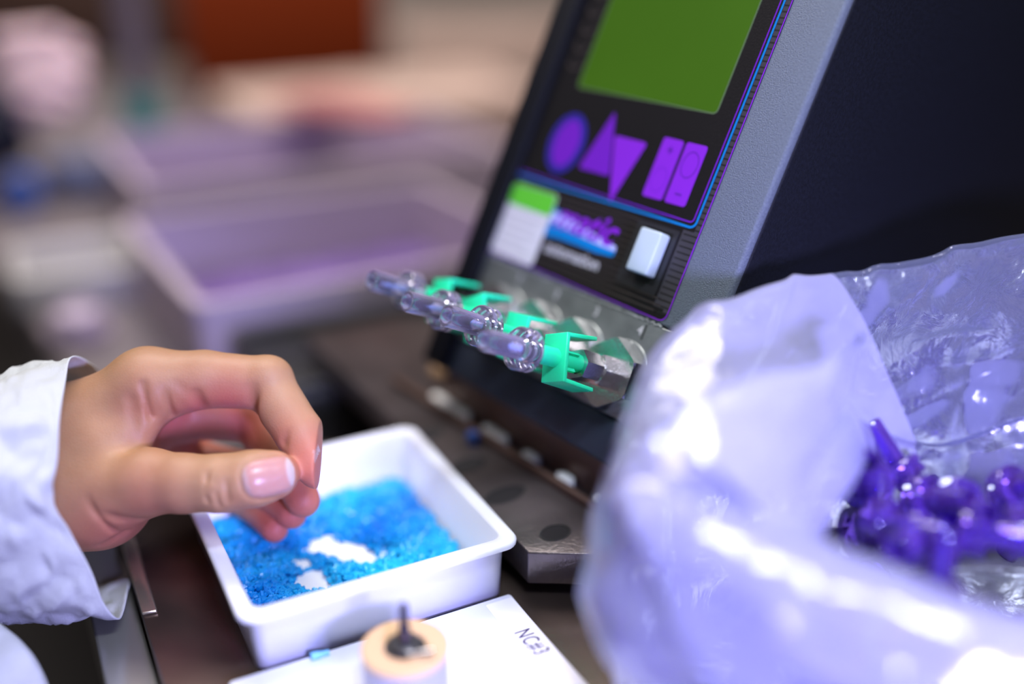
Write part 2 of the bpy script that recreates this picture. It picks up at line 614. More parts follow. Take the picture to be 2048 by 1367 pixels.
MB().lathe([(0, 0), (2.4, 0), (2.6, 3.4), (1.6, 4.4), (0, 4.4)], 20).build('blue_stopper', M['bluecap'], loc=None)
st = bpy.data.objects['blue_stopper']
st.location = Vector((-14.5, 345.5, 17)) * MM
tag(st, 'tiny blue plastic stopper beside the white pads of the rail', 'stopper')
pc = MB().lathe([(0, 0), (5, 0), (5.5, 2.5), (4, 5), (0, 5.5)], 20).build('tan_knob', M['tan'], smooth=True)
pc.location = Vector((-29, 407, 17)) * MM
tag(pc, 'small tan knob at the far end of the slide rail', 'knob')

# ================================================================== CONTROL CONSOLE
K = 0.967
hx = Vector((0.605367, -0.795947, 0))          # local X, to the right along the face
vy = Vector((0.357474, 0.271881, 0.893472))     # local Y, up the face
nz = Vector((-0.711156, -0.540878, 0.449118))   # local Z, out of the face
O = at(1240, 752, 338)
con = empty('control_console')
con.matrix_world = Matrix(((hx.x, vy.x, nz.x, O.x * MM), (hx.y, vy.y, nz.y, O.y * MM), (hx.z, vy.z, nz.z, O.z * MM), (0, 0, 0, 1)))
bpy.context.view_layer.update()
SK = Matrix.Scale(K, 4)


def cbox(name, a0, a1, b0, b1, c0, c1, m, parent=con, **kw):
    return MB().box(-a1, -a0, b0, b1, c0, c1, SK).build(name, m, parent, **kw)


def cpoly(name, pts, c0, c1, m, parent=con, **kw):
    return MB().prism([(-a, b_) for a, b_ in pts], c0, c1, SK).build(name, m, parent, **kw)


# rail with white pads in front of the console
rd = Vector((-0.605367, 0.795947, 0))
rn = Vector((rd.y, -rd.x, 0))
f0 = con.matrix_world @ (Vector((10, -29.2, -4)) * K * MM) / MM - Vector((0.796, 0.605, 0)) * 3.2
rail = empty('slide_rail', (f0.x, f0.y, 17))
r0, r1 = -8.0, 132.0
mt = Matrix(((rd.x, -rn.x, 0, 0), (rd.y, -rn.y, 0, 0), (0, 0, 1, 0), (0, 0, 0, 1)))
MB().box(r0, r1, -1.3, 1.3, 0, 3.2, mt).build('bar', M['rail'], rail, bevel=0.3)
for s, ln in ((6, 7), (25, 7.5), (44, 8), (66, 14), (96, 24)):
    c = mt @ Vector((s, -3.4 if ln < 10 else -3.8, 0))
    m2 = Matrix.Translation(c) @ mt
    MB().prism(rrect(-ln / 2, ln / 2, -2.0, 2.0, 1.9), 0, 3.6, m2).build('pad', M['pad'], rail, bevel=0.5)
tag(rail, 'brown slide rail with a row of white pads along the foot of the console', 'rail')
# body: profile in (y,z), extruded along x
prof = [(-29.2, -4), (170, -4), (200, -60), (200, -330), (134.3, -329)]
vs = [(x, y, z) for x in (-98, 28.6) for y, z in prof]
nP = len(prof)
fs = [tuple(range(nP)), tuple(reversed(range(nP, 2 * nP)))] + [(i, nP + i, nP + (i + 1) % nP, (i + 1) % nP) for i in range(nP)]
MB().add(vs, fs, SK).build('body', M['machblack'], con, bevel=1.0)
wi = con.matrix_world.inverted()
pv = []
for zz in (17.05, 34.3):
    for xx, back in ((-96, 3), (27.5, 3), (27.5, 250), (-96, 250)):
        q = con.matrix_world @ (Vector((xx, -29.2, -4)) * K * MM) / MM
        q = q + Vector((0.796, 0.605, 0)) * back
        q.z = zz
        pv.append((wi @ (q * MM)) / MM)
MB().add(pv, [(3, 2, 1, 0), (4, 5, 6, 7), (0, 1, 5, 4), (1, 2, 6, 5), (2, 3, 7, 6), (3, 0, 4, 7)]).build('plinth', M['rail'], con, bevel=0.5)
cpoly('front_frame', [(-29, 20.6), (-29, 170), (98.6, 170), (98.6, 20.6)], -4, 0, M['machgrey'], bevel=1.2)
cbox('base_front', -29, 98.6, -28.9, -13.5, -4, -0.6, M['machbase'], bevel=1.5)
cbox('left_edge_trim', 86.5, 98.9, -28, 168, -3.0, 3.2, M['machblack'], bevel=0.6)
# nozzle plate with its glued top edge
npl = cbox('nozzle_plate', -14, 92.5, -13.2, 20.3, -3.5, 0.25, M['nozzleplate'], bevel=0.4)
g = MB()
for i in range(260):
    a = -9 + i * 0.38
    bb = 20.6 + 0.7 * noise.noise(Vector((a * 0.7, 3, 0)))
    s = 0.25 + 0.25 * abs(noise.noise(Vector((a * 1.3, 9, 0))))
    g.box(-a - 0.25, -a + 0.25, bb - s, bb + s, 0.2, 0.35 + s * 0.6, SK)
g.build('glue_bead', M['glue'], npl)
# membrane panel
panel = cpoly('membrane_panel', [(-x, y) for x, y in rrect(-93, 9.7, 22.0, 166, 3.0)], -1, 0.35, M['panel'])


def outline(name, a0, a1, b0, b1, r, wd, c, m, parent=panel):
    o_l, i_l = rrect(-a1, -a0, b0, b1, r), rrect(-a1 + wd, -a0 - wd, b0 + wd, b1 - wd, max(r - wd, 0.1))
    return MB().ring(o_l, i_l, c, c + 0.08, SK).build(name, m, parent)


outline('purple_edge_line', -9.7, 93, 22.0, 166, 3.0, 0.35, 0.33, M['purple2'])
outline('blue_line', -7.0, 90, 53.4, 164, 2.6, 0.75, 0.33, M['blueprint'])
outline('purple_line', -5.4, 88.3, 55.2, 162, 1.6, 0.45, 0.33, M['purple'])
M['combstrip'] = mat('comb_strip', (0.035, 0.033, 0.040), 0.5)
MB().box(7.2, 9.3, 25, 163, 0.3, 0.385, SK).box(-2.0 + 4.5, 7.3, 26, 52.5, 0.3, 0.385, SK).build('comb_strip', M['combstrip'], panel)
# comb ticks on the right edge and ribs in the lower band
g = MB()
bq = 24.3
while bq < 160:
    if bq > 52.5:
        g.box(7.25, 9.2, bq, bq + 0.5, 0.3, 0.42, SK)
    else:
        g.box(3.2, 9.2, bq, bq + 0.5, 0.3, 0.42, SK)
    bq += 2.05
g.build('comb_ticks', M['groove'], panel)
g = MB()
bq = 24.3
while bq < 52:
    g.box(-88, -6 if bq > 29 else 5.5, bq, bq + 0.5, 0.3, 0.42, SK)
    bq += 2.05
g.build('ribs', M['stripe'], panel)
# screen
scr = cpoly('screen', [(-x, y) for x, y in rrect(-72, -2.8, 91.5, 158, 1.8)], 0.3, 0.42, M['screen'])
outline('screen_edge', 2.4, 72.4, 91.1, 158.4, 2.0, 0.45, 0.36, M['greyprint'], scr).data.materials[0] = mat(
    'screen_edge', (0.10, 0.16, 0.07), 0.4)
# scalloped grip marks left of the screen
for k in range(9):
    MB().ring(circ(-78.5, 100 + k * 7.0, 3.6, 2.6, 20), circ(-78.5, 100.4 + k * 7.0, 3.1, 2.1, 20), 0.3, 0.5, SK).build(
        'scallop', M['stripe'], panel)
# keys
ov = MB().prism(circ(-66.7, 70, 9.6, 11.6, 40), 0.3, 0.48, SK).build('oval_key', M['indigo'], panel)
MB().prism(circ(-66.7, 70, 6.6, 9.0, 40), 0.45, 0.56, SK).build('key_center', M['purple'], ov)


def tri(name, pts, m, r=1.0):
    P = [Vector((-a, b_, 0)) for a, b_ in pts]
    out = []
    for i in range(3):
        p, q, s = P[i], P[i - 1], P[(i + 1) % 3]
        e1, e2 = (q - p).normalized() * r * 1.6, (s - p).normalized() * r * 1.6
        for k in range(5):
            t = k / 4
            out.append(tuple((p + e1 * (1 - t) ** 2 + e2 * t ** 2)[:2]))
    return MB().prism(out, 0.3, 0.48, SK).build(name, m, panel)


tu = tri('up_arrow_key', [(48.0, 85.5), (55.6, 62.5), (39.0, 62.5)], M['purple'])
td = tri('down_arrow_key', [(43.8, 77.0), (27.2, 77.0), (34.0, 53.6)], M['purple2'])
k1 = MB().prism(rrect(-20.6, -11.3, 59.4, 80.4, 1.1), 0.3, 0.48, SK).build('plus_key', M['purple2'], panel)
k2 = MB().prism(rrect(-10.0, -0.6, 59.4, 80.4, 1.1), 0.3, 0.48, SK).build('minus_key', M['purple2'], panel)
kd = mat('key_print_dark', (0.09, 0.01, 0.28), 0.4)
MB().ring(circ(-16, 66.0, 3.4, 4.4), circ(-16, 66.0, 3.1, 4.1), 0.46, 0.53, SK).build('key_ring', M['purple'], k1)
MB().ring(circ(-5.2, 73.2, 3.6, 4.6), circ(-5.2, 73.2, 3.25, 4.25), 0.46, 0.53, SK).build('key_ring', kd, k2)
MB().box(-17.0, -14.6, 76.2, 76.8, 0.46, 0.54, SK).box(-16.1, -15.5, 75.2, 77.8, 0.46, 0.54, SK).build('plus_mark', kd, k1)
MB().box(-6.6, -3.8, 62.6, 63.3, 0.46, 0.54, SK).build('minus_mark', kd, k2)
# sticker
stk = MB().prism(rrect(-86.3, -60.3, 22.6, 50.6, 1.8), 0.3, 0.55, SK).build('sticker', M['sticker'], con)
MB().prism(rrect(-86.1, -60.5, 42.2, 50.4, 1.6), 0.5, 0.62, SK).build('green_band', M['stickergreen'], stk)
g = MB()
for bq, e in ((38.5, -63), (35.3, -66), (32.1, -64), (28.9, -68), (25.9, -65)):
    g.box(-83.5, e, bq, bq + 0.7, 0.5, 0.6, SK)
g.build('print_lines', M['stickertext'], stk)
# logo: purple italic letters over blue wave over grey line
lg = [(59.5, 46), (52, 44), (40, 41.6), (30, 40.5), (22.5, 38.4), (23, 36.2), (31, 35.6), (40, 35.8), (52, 35.8), (60.3, 35.2)]
lo = MB().prism([(-a, b_) for a, b_ in lg], 0.3, 0.5, SK).build('logo', M['blueprint'], con)
MB().prism([(-59.5, 44.5), (-50, 44.0), (-38, 42.2), (-28, 40.6), (-23, 40.0), (-22.6, 38.2), (-30, 38.4), (-42, 39.2), (-59.5, 41.0)][::-1],
           0.48, 0.56, SK).build('pale_wave', M['palewash'], lo)
text('logo_letters', 'matic', 13.5 * K, M['purple2'], lo, (-41.5 * K, 43.6 * K, 0.62 * K), extrude=0.06, xs=1.08, shear=0.3, offset=0.25)
text('logo_subline', 'automation', 6.4 * K, M['greyprint'], lo, (-42 * K, 31.6 * K, 0.5 * K), extrude=0.06, xs=1.0, offset=0.14)
# rocker button
MB().ring(rrect(-17.5, 1.6, 29.0, 51.5, 0.8), rrect(-12.5, -0.2, 31.8, 50.0, 0.8), 0.3, 0.7, SK).build('button_bezel', M['blackplastic'], con)
bz = bpy.data.objects['button_bezel']
MB().prism(rrect(-12.6, -0.3, 31.9, 49.9, .6), 0.2, 0.45, SK).build('button_well', M['groove'], bz)
MB().prism(rrect(-11.0, -1.2, 34.0, 49.0, 0.9), 0.4, 5.4, SK).build('button', M['button'], con, bevel=0.7, seg=3)
# position digits
for i in range(4):
    text('digit', str(4 - i), 4.6 * K, M['sticker'], npl, ((1.1 - 21.7 * i) * K, 16.6 * K, 0.32 * K), extrude=0.05, offset=0.03)
cbox('digit_side_bar', -3.2, -2.7, 14.0, 19.2, 0.2, 0.36, M['groove'], npl)  # thin black bar right of the nearest digit


def hexp(r, a0=0.0): return [(r * math.cos(a0 + k * math.pi / 3), r * math.sin(a0 + k * math.pi / 3)) for k in range(6)]


def nut_mesh(R, z0, z1, a0, mtx, bore):
    """hexagonal nut: chamfered corners and a bore"""
    mb = MB()
    n = 48
    rows = []
    for (f, z, cut) in ((None, z0, bore), (None, z0, 0.90), (None, z0 + 0.12 * (z1 - z0), 1.0), (None, z1 - 0.16 * (z1 - z0), 1.0), (None, z1, 0.88), (None, z1, bore)):
        row = []
        for k in range(n):
            a = a0 + 2 * math.pi * k / n
            rh = R * math.cos(math.pi / 6) / math.cos((2 * math.pi * (k % (n // 6)) / n) - math.pi / 6)
            if cut == bore: rr = bore
            elif cut < 1: rr = min(rh, R * 0.955)
            else: rr = rh
            row.append(Vector((rr * math.cos(a), rr * math.sin(a), z)))
        rows.append(row)
    rows.append(rows[0])
    mb.grid([[mtx @ p for p in r] for r in rows], close_u=True)
    return mb


nozz_a = [0.0, 21.7, 43.4, 65.1]
for i, a in enumerate(nozz_a):
    T = SK @ Matrix.Translation(Vector((-a, 0, 0)))
    wz = MB().lathe([(5, 0.25), (12.5, 0.25), (12.7, 0.7), (12.3, 1.2), (5, 1.2)], 48, T).build('nozzle', M['nozzleplate'], con, smooth=True, angle=30)
    nut_mesh(12.4, 1.2, 7.4, math.radians(34 + 3 * i), T, 5.2).build('hex_nut', M['chrome'], wz, smooth=True, angle=18)
    nut_mesh(5.9, 6.0, 13.0, math.radians(12 + 11 * i), T, 2.6).build('neck', M['chrome'], wz, smooth=True, angle=18)
    cl = nut_mesh(5.2, 13.6, 21.6, math.radians(25 + 11 * i), T, 3.3).build('collet', M['steel'], wz, smooth=True, angle=18)
    MB().lathe([(4.7, 12.9), (4.7, 13.8)], 32, T).build('neck_ring', M['chrome'], wz, smooth=True)
    # curved black slot cut in the collet
    g = MB()
    for k in range(7):
        aa = math.radians(205 + k * 9)
        g.box(4.3, 5.25, -0.55, 0.55, -0.9, 0.9, T @ Matrix.Translation(Vector((0, 0, 17.2 + (k - 3) * .35))) @ Matrix.Rotation(aa, 4, 'Z'))
    g.build('slot', M['groove'], cl)
tag(con, 'leaning black control console with green screen, purple keys and four nozzles', 'control console')

# ------------------------------------------------------------------ green clips and luer connectors
RC = con.matrix_world.copy()


def make_clip():
    t = empty('green_clip')
    pl = MB().prism([(-5, -7.8), (5, -7.8), (5, 7.8), (-5, 7.8)], 0, 1.5)
    pl.build('plate', M['green'], t, bevel=0.25)
    for s in (1, -1):
        pts = [(0, 0), (0, 1.3)]
        wv = MB()
        y0, y1 = (7.8, 6.5) if s > 0 else (-7.8, -6.5)
        f = 1.1 * s
        wv.add([(-5, y0, 1.2), (5, y0, 1.2), (5, y1, 1.2), (-5, y1, 1.2), (-3.6, y0 + f, -11.5), (4.6, y0 + f, -12.5), (4.6, y1 + f, -12.5), (-3.6, y1 + f, -11.5)],
               [(0, 1, 2, 3), (7, 6, 5, 4), (0, 4, 5, 1), (1, 5, 6, 2), (2, 6, 7, 3), (3, 7, 4, 0)])
        wv.build('wing', M['green'], t, bevel=0.25)
    MB().lathe([(2.0, 1.4), (3.1, 1.4), (3.15, 13.5), (2.0, 13.5)], 32, closed=True).build('stem', M['green'], t, smooth=True)
    MB().lathe([(2.2, -11), (3.0, -11), (3.2, 0.1), (2.2, 0.1)], 32, closed=True).build('inner_tube', M['green'], t, smooth=True)
    g = MB()
    for k in range(4):
        g.box(-0.4, 0.4, 3.0, 4.2, -6, 0.1, Matrix.Rotation(k * math.pi / 2 + .5, 4, 'Z'))
    g.build('rib', M['green'], t)
    return t


def make_luer(mat_outer, mat_core, name, with_core=True):
    t = empty(name)
    # barrel: hollow clear tube
    MB().lathe([(2.5, 5.2), (3.5, 5.2), (3.55, 18.0), (3.3, 18.6), (2.5, 18.6), (2.2, 17.4), (2.35, 6)], 32, closed=True).build('barrel', mat_outer, t, smooth=True, angle=35)
    MB().lathe([(3.6, 0), (6.5, 0), (6.8, 0.4), (6.8, 2.0), (6.2, 2.4), (6.2, 2.9), (6.8, 3.3), (6.8, 4.8), (6.4, 5.3), (2.9, 5.3), (2.9, 4.2), (3.6, 3.4)], 40,
               closed=True).build('collar', mat_outer, t, smooth=True, angle=35)
    if with_core:
        MB().lathe([(0.9, 3.6), (2.15, 3.6), (2.2, 13.8), (1.8, 14.2), (0.9, 14.2)], 24, closed=True).build('core', mat_core, t, smooth=True)
    return t


def copy_tree(o, parent=None):
    c = o.copy()
    col.objects.link(c)
    c.parent = parent
    for ch in list(o.children): copy_tree(ch, c)
    return c


SC = Matrix.Scale(K, 4)
clip0 = make_clip()
lu0 = make_luer(M['luer'], M['core'], 'luer_connector')
rolls = [22, 8, 30, 16]
clab = ['green winged clip pushed on the nearest nozzle marked 4', 'green winged clip on the second nearest nozzle, right behind the nearest clip',
        'green winged clip on the third nozzle from the bag', 'green winged clip on the farthest nozzle, blurred']
llab = ['clear violet luer connector, sharpest one, on the nearest green clip', 'clear violet luer connector just behind the sharpest one',
        'blurred violet luer connector third from the bag', 'farthest, most blurred violet luer connector with bright blue core']
tilts = [(1.5, -1.0), (-1, 1.5), (2.5, 1), (1, -2)]
for i, a in enumerate(nozz_a):
    c = clip0 if i == 0 else copy_tree(clip0)
    tl = Matrix.Rotation(math.radians(tilts[i][0]), 4, 'X') @ Matrix.Rotation(math.radians(tilts[i][1]), 4, 'Y')
    Tm = RC @ Matrix.Translation(Vector((-a, 0, 30.5)) * K * MM) @ tl
    c.matrix_world = Tm @ Matrix.Rotation(math.radians(rolls[i]), 4, 'Z') @ SC
    tag(c, clab[i], 'clip', 'green clips on the nozzles')
    l = lu0 if i == 0 else copy_tree(lu0)
    l.matrix_world = Tm @ Matrix.Translation(Vector((0, 0, 12.2)) * K * MM) @ Matrix.Rotation(i * 0.7, 4, 'Z') @ SC
    tag(l, llab[i], 'connector', 'violet luer connectors on the green clips')

# ================================================================== WHITE TRAY with blue inserts
TW, TD, TH = 86.5, 88.0, 22.0
FR = Vector((3.2, 272.9, 0))
tc_ = FR - dX * TW / 2 + dY * TD / 2
tray = empty('parts_tray', (tc_.x, tc_.y, 0), (0, 0, YAW))
hw, hd = TW / 2, TD / 2


def rr_loop(hw, hd, r, z, n=6): return [Vector((x, y, z)) for x, y in rrect(-hw, hw, -hd, hd, r, n)]


rows = [rr_loop(hw - 5.4, hd - 5.4, 3, 0.0), rr_loop(hw - 4.3, hd - 4.3, 4, 0.6), rr_loop(hw - 3.4, hd - 3.4, 4.5, 18.8), rr_loop(hw - 3.2, hd - 3.2, 4.5, 19.2),
        rr_loop(hw, hd, 5.5, 20.0), rr_loop(hw + .1, hd + .1, 5.5, 21.2), rr_loop(hw - 0.4, hd - 0.4, 5.5, 21.9), rr_loop(hw - 1.2, hd - 1.2, 5.2, 22.0),
        rr_loop(hw - 4.2, hd - 4.2, 3.6, 22.0), rr_loop(hw - 4.9, hd - 4.9, 3.4, 21.4), rr_loop(hw - 6.8, hd - 6.8, 3.0, 2.4), rr_loop(hw - 7.4, hd - 7.4, 2.6, 1.8)]
mb = MB().grid(rows, close_u=True)
nl = len(rows[0])
mb.f.append(list(reversed(range(nl))))
mb.f.append([(len(rows) - 1) * nl + k for k in range(nl)])
mb.build('tray_body', M['white'], tray, smooth=True, angle=60)
tag(tray, 'square white plastic tray full of tiny blue inserts under the hand', 'tray')

# heap of inserts: nobody could count it
Rz = Matrix.Rotation(YAW, 4, 'Z')
inv = Rz.inverted()
gaps = []
for u, v, r in ((650, 1085, 8), (700, 1100, 8), (735, 1110, 5.5), (770, 1102, 3.5), (605, 1120, 4.5), (625, 1145, 6), (645, 1165, 5), (620, 1170, 4), (590, 1160, 3)):
    p = atz(u, v, 4)
    q = inv @ (p - tc_)
    gaps.append((q.x, q.y, r))
iw, idp = hw - 8.2, hd - 8.2


def heap_h(x, y):
    g_ = 0.0
    for gx, gy, r in gaps:
        g_ = max(g_, math.exp(-((x - gx) ** 2 + (y - gy) ** 2) / (r * r) * 1.1))
    n1 = noise.noise(Vector((x * 0.05, y * 0.05, 1.3)))
    h = 3.6 + 2.2 * n1 + 1.2 * noise.noise(Vector((x * .22, y * .22, 5)))
    h += 2.2 * math.exp(-((x + 25) ** 2 + (y + 22) ** 2) / 350)
    return h * (1 - 1.7 * g_) if g_ < .6 else -1


mb = MB()
heapbase = MB()
NX = 60
rws = []
for i in range(NX + 1):
    r_ = []
    for j in range(NX + 1):
        x = -iw + 2 * iw * i / NX
        y = -idp + 2 * idp * j / NX
        r_.append(Vector((x, y, max(heap_h(x, y) - 1.0, -0.6) + 1.8)))
    rws.append(r_)
heapbase.grid(rws)
hv0 = len(heapbase.v)


def piece(mb, mtx, L=4.4):
    vs_, fs_ = [], []
    for k, (r, z) in enumerate(((0.75, -L / 2), (0.75, L * .1), (1.15, L * .14), (1.15, L * .3), (0.6, L * .34), (0.6, L / 2))):
        for s in range(6):
            a = s * math.pi / 3
            vs_.append((r * math.cos(a), r * math.sin(a), z))
        if k:
            for s in range(6):
                s2 = (s + 1) % 6
                fs_.append(((k - 1) * 6 + s, (k - 1) * 6 + s2, k * 6 + s2, k * 6 + s))
    fs_.append((5, 4, 3, 2, 1, 0))
    fs_.append(tuple(30 + s for s in range(6)))
    mb.add(vs_, fs_, mtx)


cnt = 0
while cnt < 1700:
    x, y = random.uniform(-iw + 1, iw - 1), random.uniform(-idp + 1, idp - 1)
    h = heap_h(x, y)
    if h < 0.8: continue
    mt = Matrix.Translation(Vector((x, y, 1.9 + h - random.uniform(0, 0.6)))) @ Matrix.Rotation(random.uniform(0, 6.28), 4, 'Z') @ \
        Matrix.Rotation(math.pi / 2 + random.uniform(-.6, .6), 4, 'X')
    piece(heapbase, mt)
    cnt += 1
hp = heapbase.build('insert_heap', M['bits'], None)
hp.location = (tc_.x * MM, tc_.y * MM, 0)
hp.rotation_euler = (0, 0, YAW)
tag(hp, 'loose heap of tiny blue plastic inserts filling the white tray', 'inserts', kind='stuff')

# ================================================================== WHITE BOX "NC#3"
ZB = 2.5
BR = atz(1020, 1185, ZB)
BR.z = 0
BW, BD = 88.0, 92.0
bc = BR - dX * BW / 2 - dY * BD / 2
boxo = empty('white_box', (bc.x, bc.y, 0), (0, 0, YAW))
MB().prism(rrect(-BW / 2, BW / 2, -BD / 2, BD / 2, 1.2), 0, ZB).build('lid', M['white'], boxo, bevel=0.6, seg=3)
lab = MB().prism(rrect(BW / 2 - 9.6, BW / 2 - 0.6, -BD / 2 + 20, BD / 2 - 2.2, 0.6), ZB - 0.1, ZB + 0.12).build('tape_label', M['label'], boxo)
ptx = inv @ (atz(1062, 1283, ZB) - bc)
text('written_text', 'NC#3', 7.4, M['ink'], lab, (ptx.x, ptx.y, ZB + 0.2), (0, 0, -math.radians(86)), extrude=0.03, xs=0.60, shear=0.12, offset=0.0, spacing=1.12)
tag(boxo, 'flat white plastic lid plate with tape label reading NC#3 in front of tray', 'box')
ins = empty('blue_insert', tuple(atz(640, 1308, ZB + 0.95)), (math.radians(84), 0, math.radians(-62)))
MB().lathe([(0.5, -2.6), (0.85, -2.6), (0.85, 0.2), (0.5, 0.2)], 20, closed=True).build('tube', M['bit_pale'], ins, smooth=True)
MB().lathe([(0.3, 0.1), (1.1, 0.1), (1.1, 2.7), (0.3, 2.7)], 20, closed=True).build('sleeve', M['bit_pale'], ins, smooth=True)
tag(ins, 'single light blue plastic insert lying on the white box lid', 'insert')

# ================================================================== PIN FIXTURE
fc = at(810, 1292, 278)
fx = empty('pin_fixture', (fc.x, fc.y, ZB))
zt = fc.z - ZB
MB().lathe([(11.4, 0.1), (11.4, zt - 1.2)], 48).build('cylinder', M['holder'], fx, smooth=True, angle=30)
MB().lathe([(5.6, zt - 1.2), (11.7, zt - 1.2), (11.8, zt - 0.2), (11.4, zt + 0.2), (5.8, zt + 0.2), (5.6, zt - .1)], 48, closed=True).build('tan_ring', M['tan'], fx, smooth=True, angle=30)
MB().lathe([(0, zt - 1.15), (5.6, zt - 1.15), (5.6, zt - 0.5), (4.2, zt - 0.4), (4.2, zt + 1.6), (3.6, zt + 2.0), (0, zt + 2.0)], 32).build('bushing', M['darkmetal'], fx, smooth=True, angle=30)
MB().lathe([(1.7, zt + 1.9), (1.6, zt + 6), (1.25, zt + 7), (1.2, zt + 12.6), (0.9, zt + 13.6), (0, zt + 14.1)], 20).build('pin', M['pinsteel'], fx, smooth=True)
MB().lathe([(0, -3.4), (1.1, -3.2), (1.1, 3.2), (0, 3.4)], 16, Matrix.Translation(Vector((4.6, -4.0, zt + 0.9))) @ Matrix.Rotation(math.radians(80), 4, 'Y')).build('set_screw', M['chrome'], fx, smooth=True)
tag(fx, 'round metal holder with tan ring and upright pin on the white box', 'fixture')


# ================================================================== HAND (signed-distance body, one continuous surface)
def J(u, v, d): return np.array([(u - 1024.0) / FPX * d, (v - 683.5) / FPX * d, d], dtype=np.float32)


def smin(a, b_, k):
    h = np.maximum(k - np.abs(a - b_), 0) / k
    return np.minimum(a, b_) - h * h * h * k / 6


def round_cone(P, a, b_, r1, r2):
    ba = b_ - a
    l2 = float(ba @ ba)
    rr = r1 - r2
    a2 = l2 - rr * rr
    il2 = 1.0 / l2
    pa = P - a
    y = pa @ ba
    z = y - l2
    t = pa * l2 - y[..., None] * ba
    x2 = np.einsum('...i,...i->...', t, t)
    y2 = y * y * l2
    z2 = z * z * l2
    k = np.sign(rr) * rr * rr * x2
    out = (np.sqrt(x2 * a2 * il2) + y * rr) * il2 - r1
    c1 = np.sign(z) * a2 * z2 > k
    c2 = np.sign(y) * a2 * y2 < k
    out = np.where(c2, np.sqrt(x2 + y2) * il2 - r1, out)
    out = np.where(c1, np.sqrt(x2 + z2) * il2 - r2, out)
    return out


def ellipsoid(P, c, r):
    q = (P - c) / np.array(r, dtype=np.float32)
    k0 = np.sqrt(np.einsum('...i,...i->...', q, q)) + 1e-6
    q2 = q / np.array(r, dtype=np.float32)
    k1 = np.sqrt(np.einsum('...i,...i->...', q2, q2)) + 1e-6
    return k0 * (k0 - 1) / k1


def seg_dist(P, a, b_):
    ba = b_ - a
    pa = P - a
    h = np.clip(pa @ ba / float(ba @ ba), 0, 1)
    d = pa - h[..., None] * ba
    return np.sqrt(np.einsum('...i,...i->...', d, d))


def surface_nets(vol, org, h):
    s = vol < 0
    nx, ny, nz_ = vol.shape
    c = np.zeros((nx - 1, ny - 1, nz_ - 1), dtype=np.int8)
    for i in (0, 1):
        for j in (0, 1):
            for k in (0, 1):
                c += s[i:nx - 1 + i, j:ny - 1 + j, k:nz_ - 1 + k]
    cells = np.argwhere((c > 0) & (c < 8))
    idx = -np.ones(c.shape, dtype=np.int64)
    idx[tuple(cells.T)] = np.arange(len(cells))
    acc = np.zeros((len(cells), 3))
    num = np.zeros(len(cells))
    corners = [(i, j, k) for i in (0, 1) for j in (0, 1) for k in (0, 1)]
    for e0 in corners:
        for ax in range(3):
            if e0[ax] == 1: continue
            e1 = list(e0); e1[ax] = 1
            v0 = vol[cells[:, 0] + e0[0], cells[:, 1] + e0[1], cells[:, 2] + e0[2]]
            v1 = vol[cells[:, 0] + e1[0], cells[:, 1] + e1[1], cells[:, 2] + e1[2]]
            m_ = (v0 < 0) != (v1 < 0)
            t = np.where(m_, v0 / np.where(m_, v0 - v1, 1), 0)
            p = np.array(e0, dtype=float)[None].repeat(len(cells), 0)
            p[:, ax] += t
            acc[m_] += p[m_]
            num[m_] += 1
    V = (cells + acc / num[:, None]) * h + org
    F = []
    for ax in range(3):
        a1, a2 = (ax + 1) % 3, (ax + 2) % 3
        sl0 = [slice(None)] * 3; sl1 = [slice(None)] * 3
        sl0[ax] = slice(0, -1); sl1[ax] = slice(1, None)
        x = s[tuple(sl0)] != s[tuple(sl1)]
        E_ = np.argwhere(x)
        ok = (E_[:, a1] > 0) & (E_[:, a2] > 0) & (E_[:, a1] < c.shape[a1]) & (E_[:, a2] < c.shape[a2])
        E_ = E_[ok]
        flip = s[tuple(E_.T)]
        q = []
        for d1, d2 in ((1, 1), (0, 1), (0, 0), (1, 0)):
            t = E_.copy(); t[:, a1] -= d1; t[:, a2] -= d2
            q.append(idx[tuple(t.T)])
        q = np.stack(q, 1)
        q[~flip] = q[~flip][:, ::-1]
        F.append(q)
    return V, np.concatenate(F)


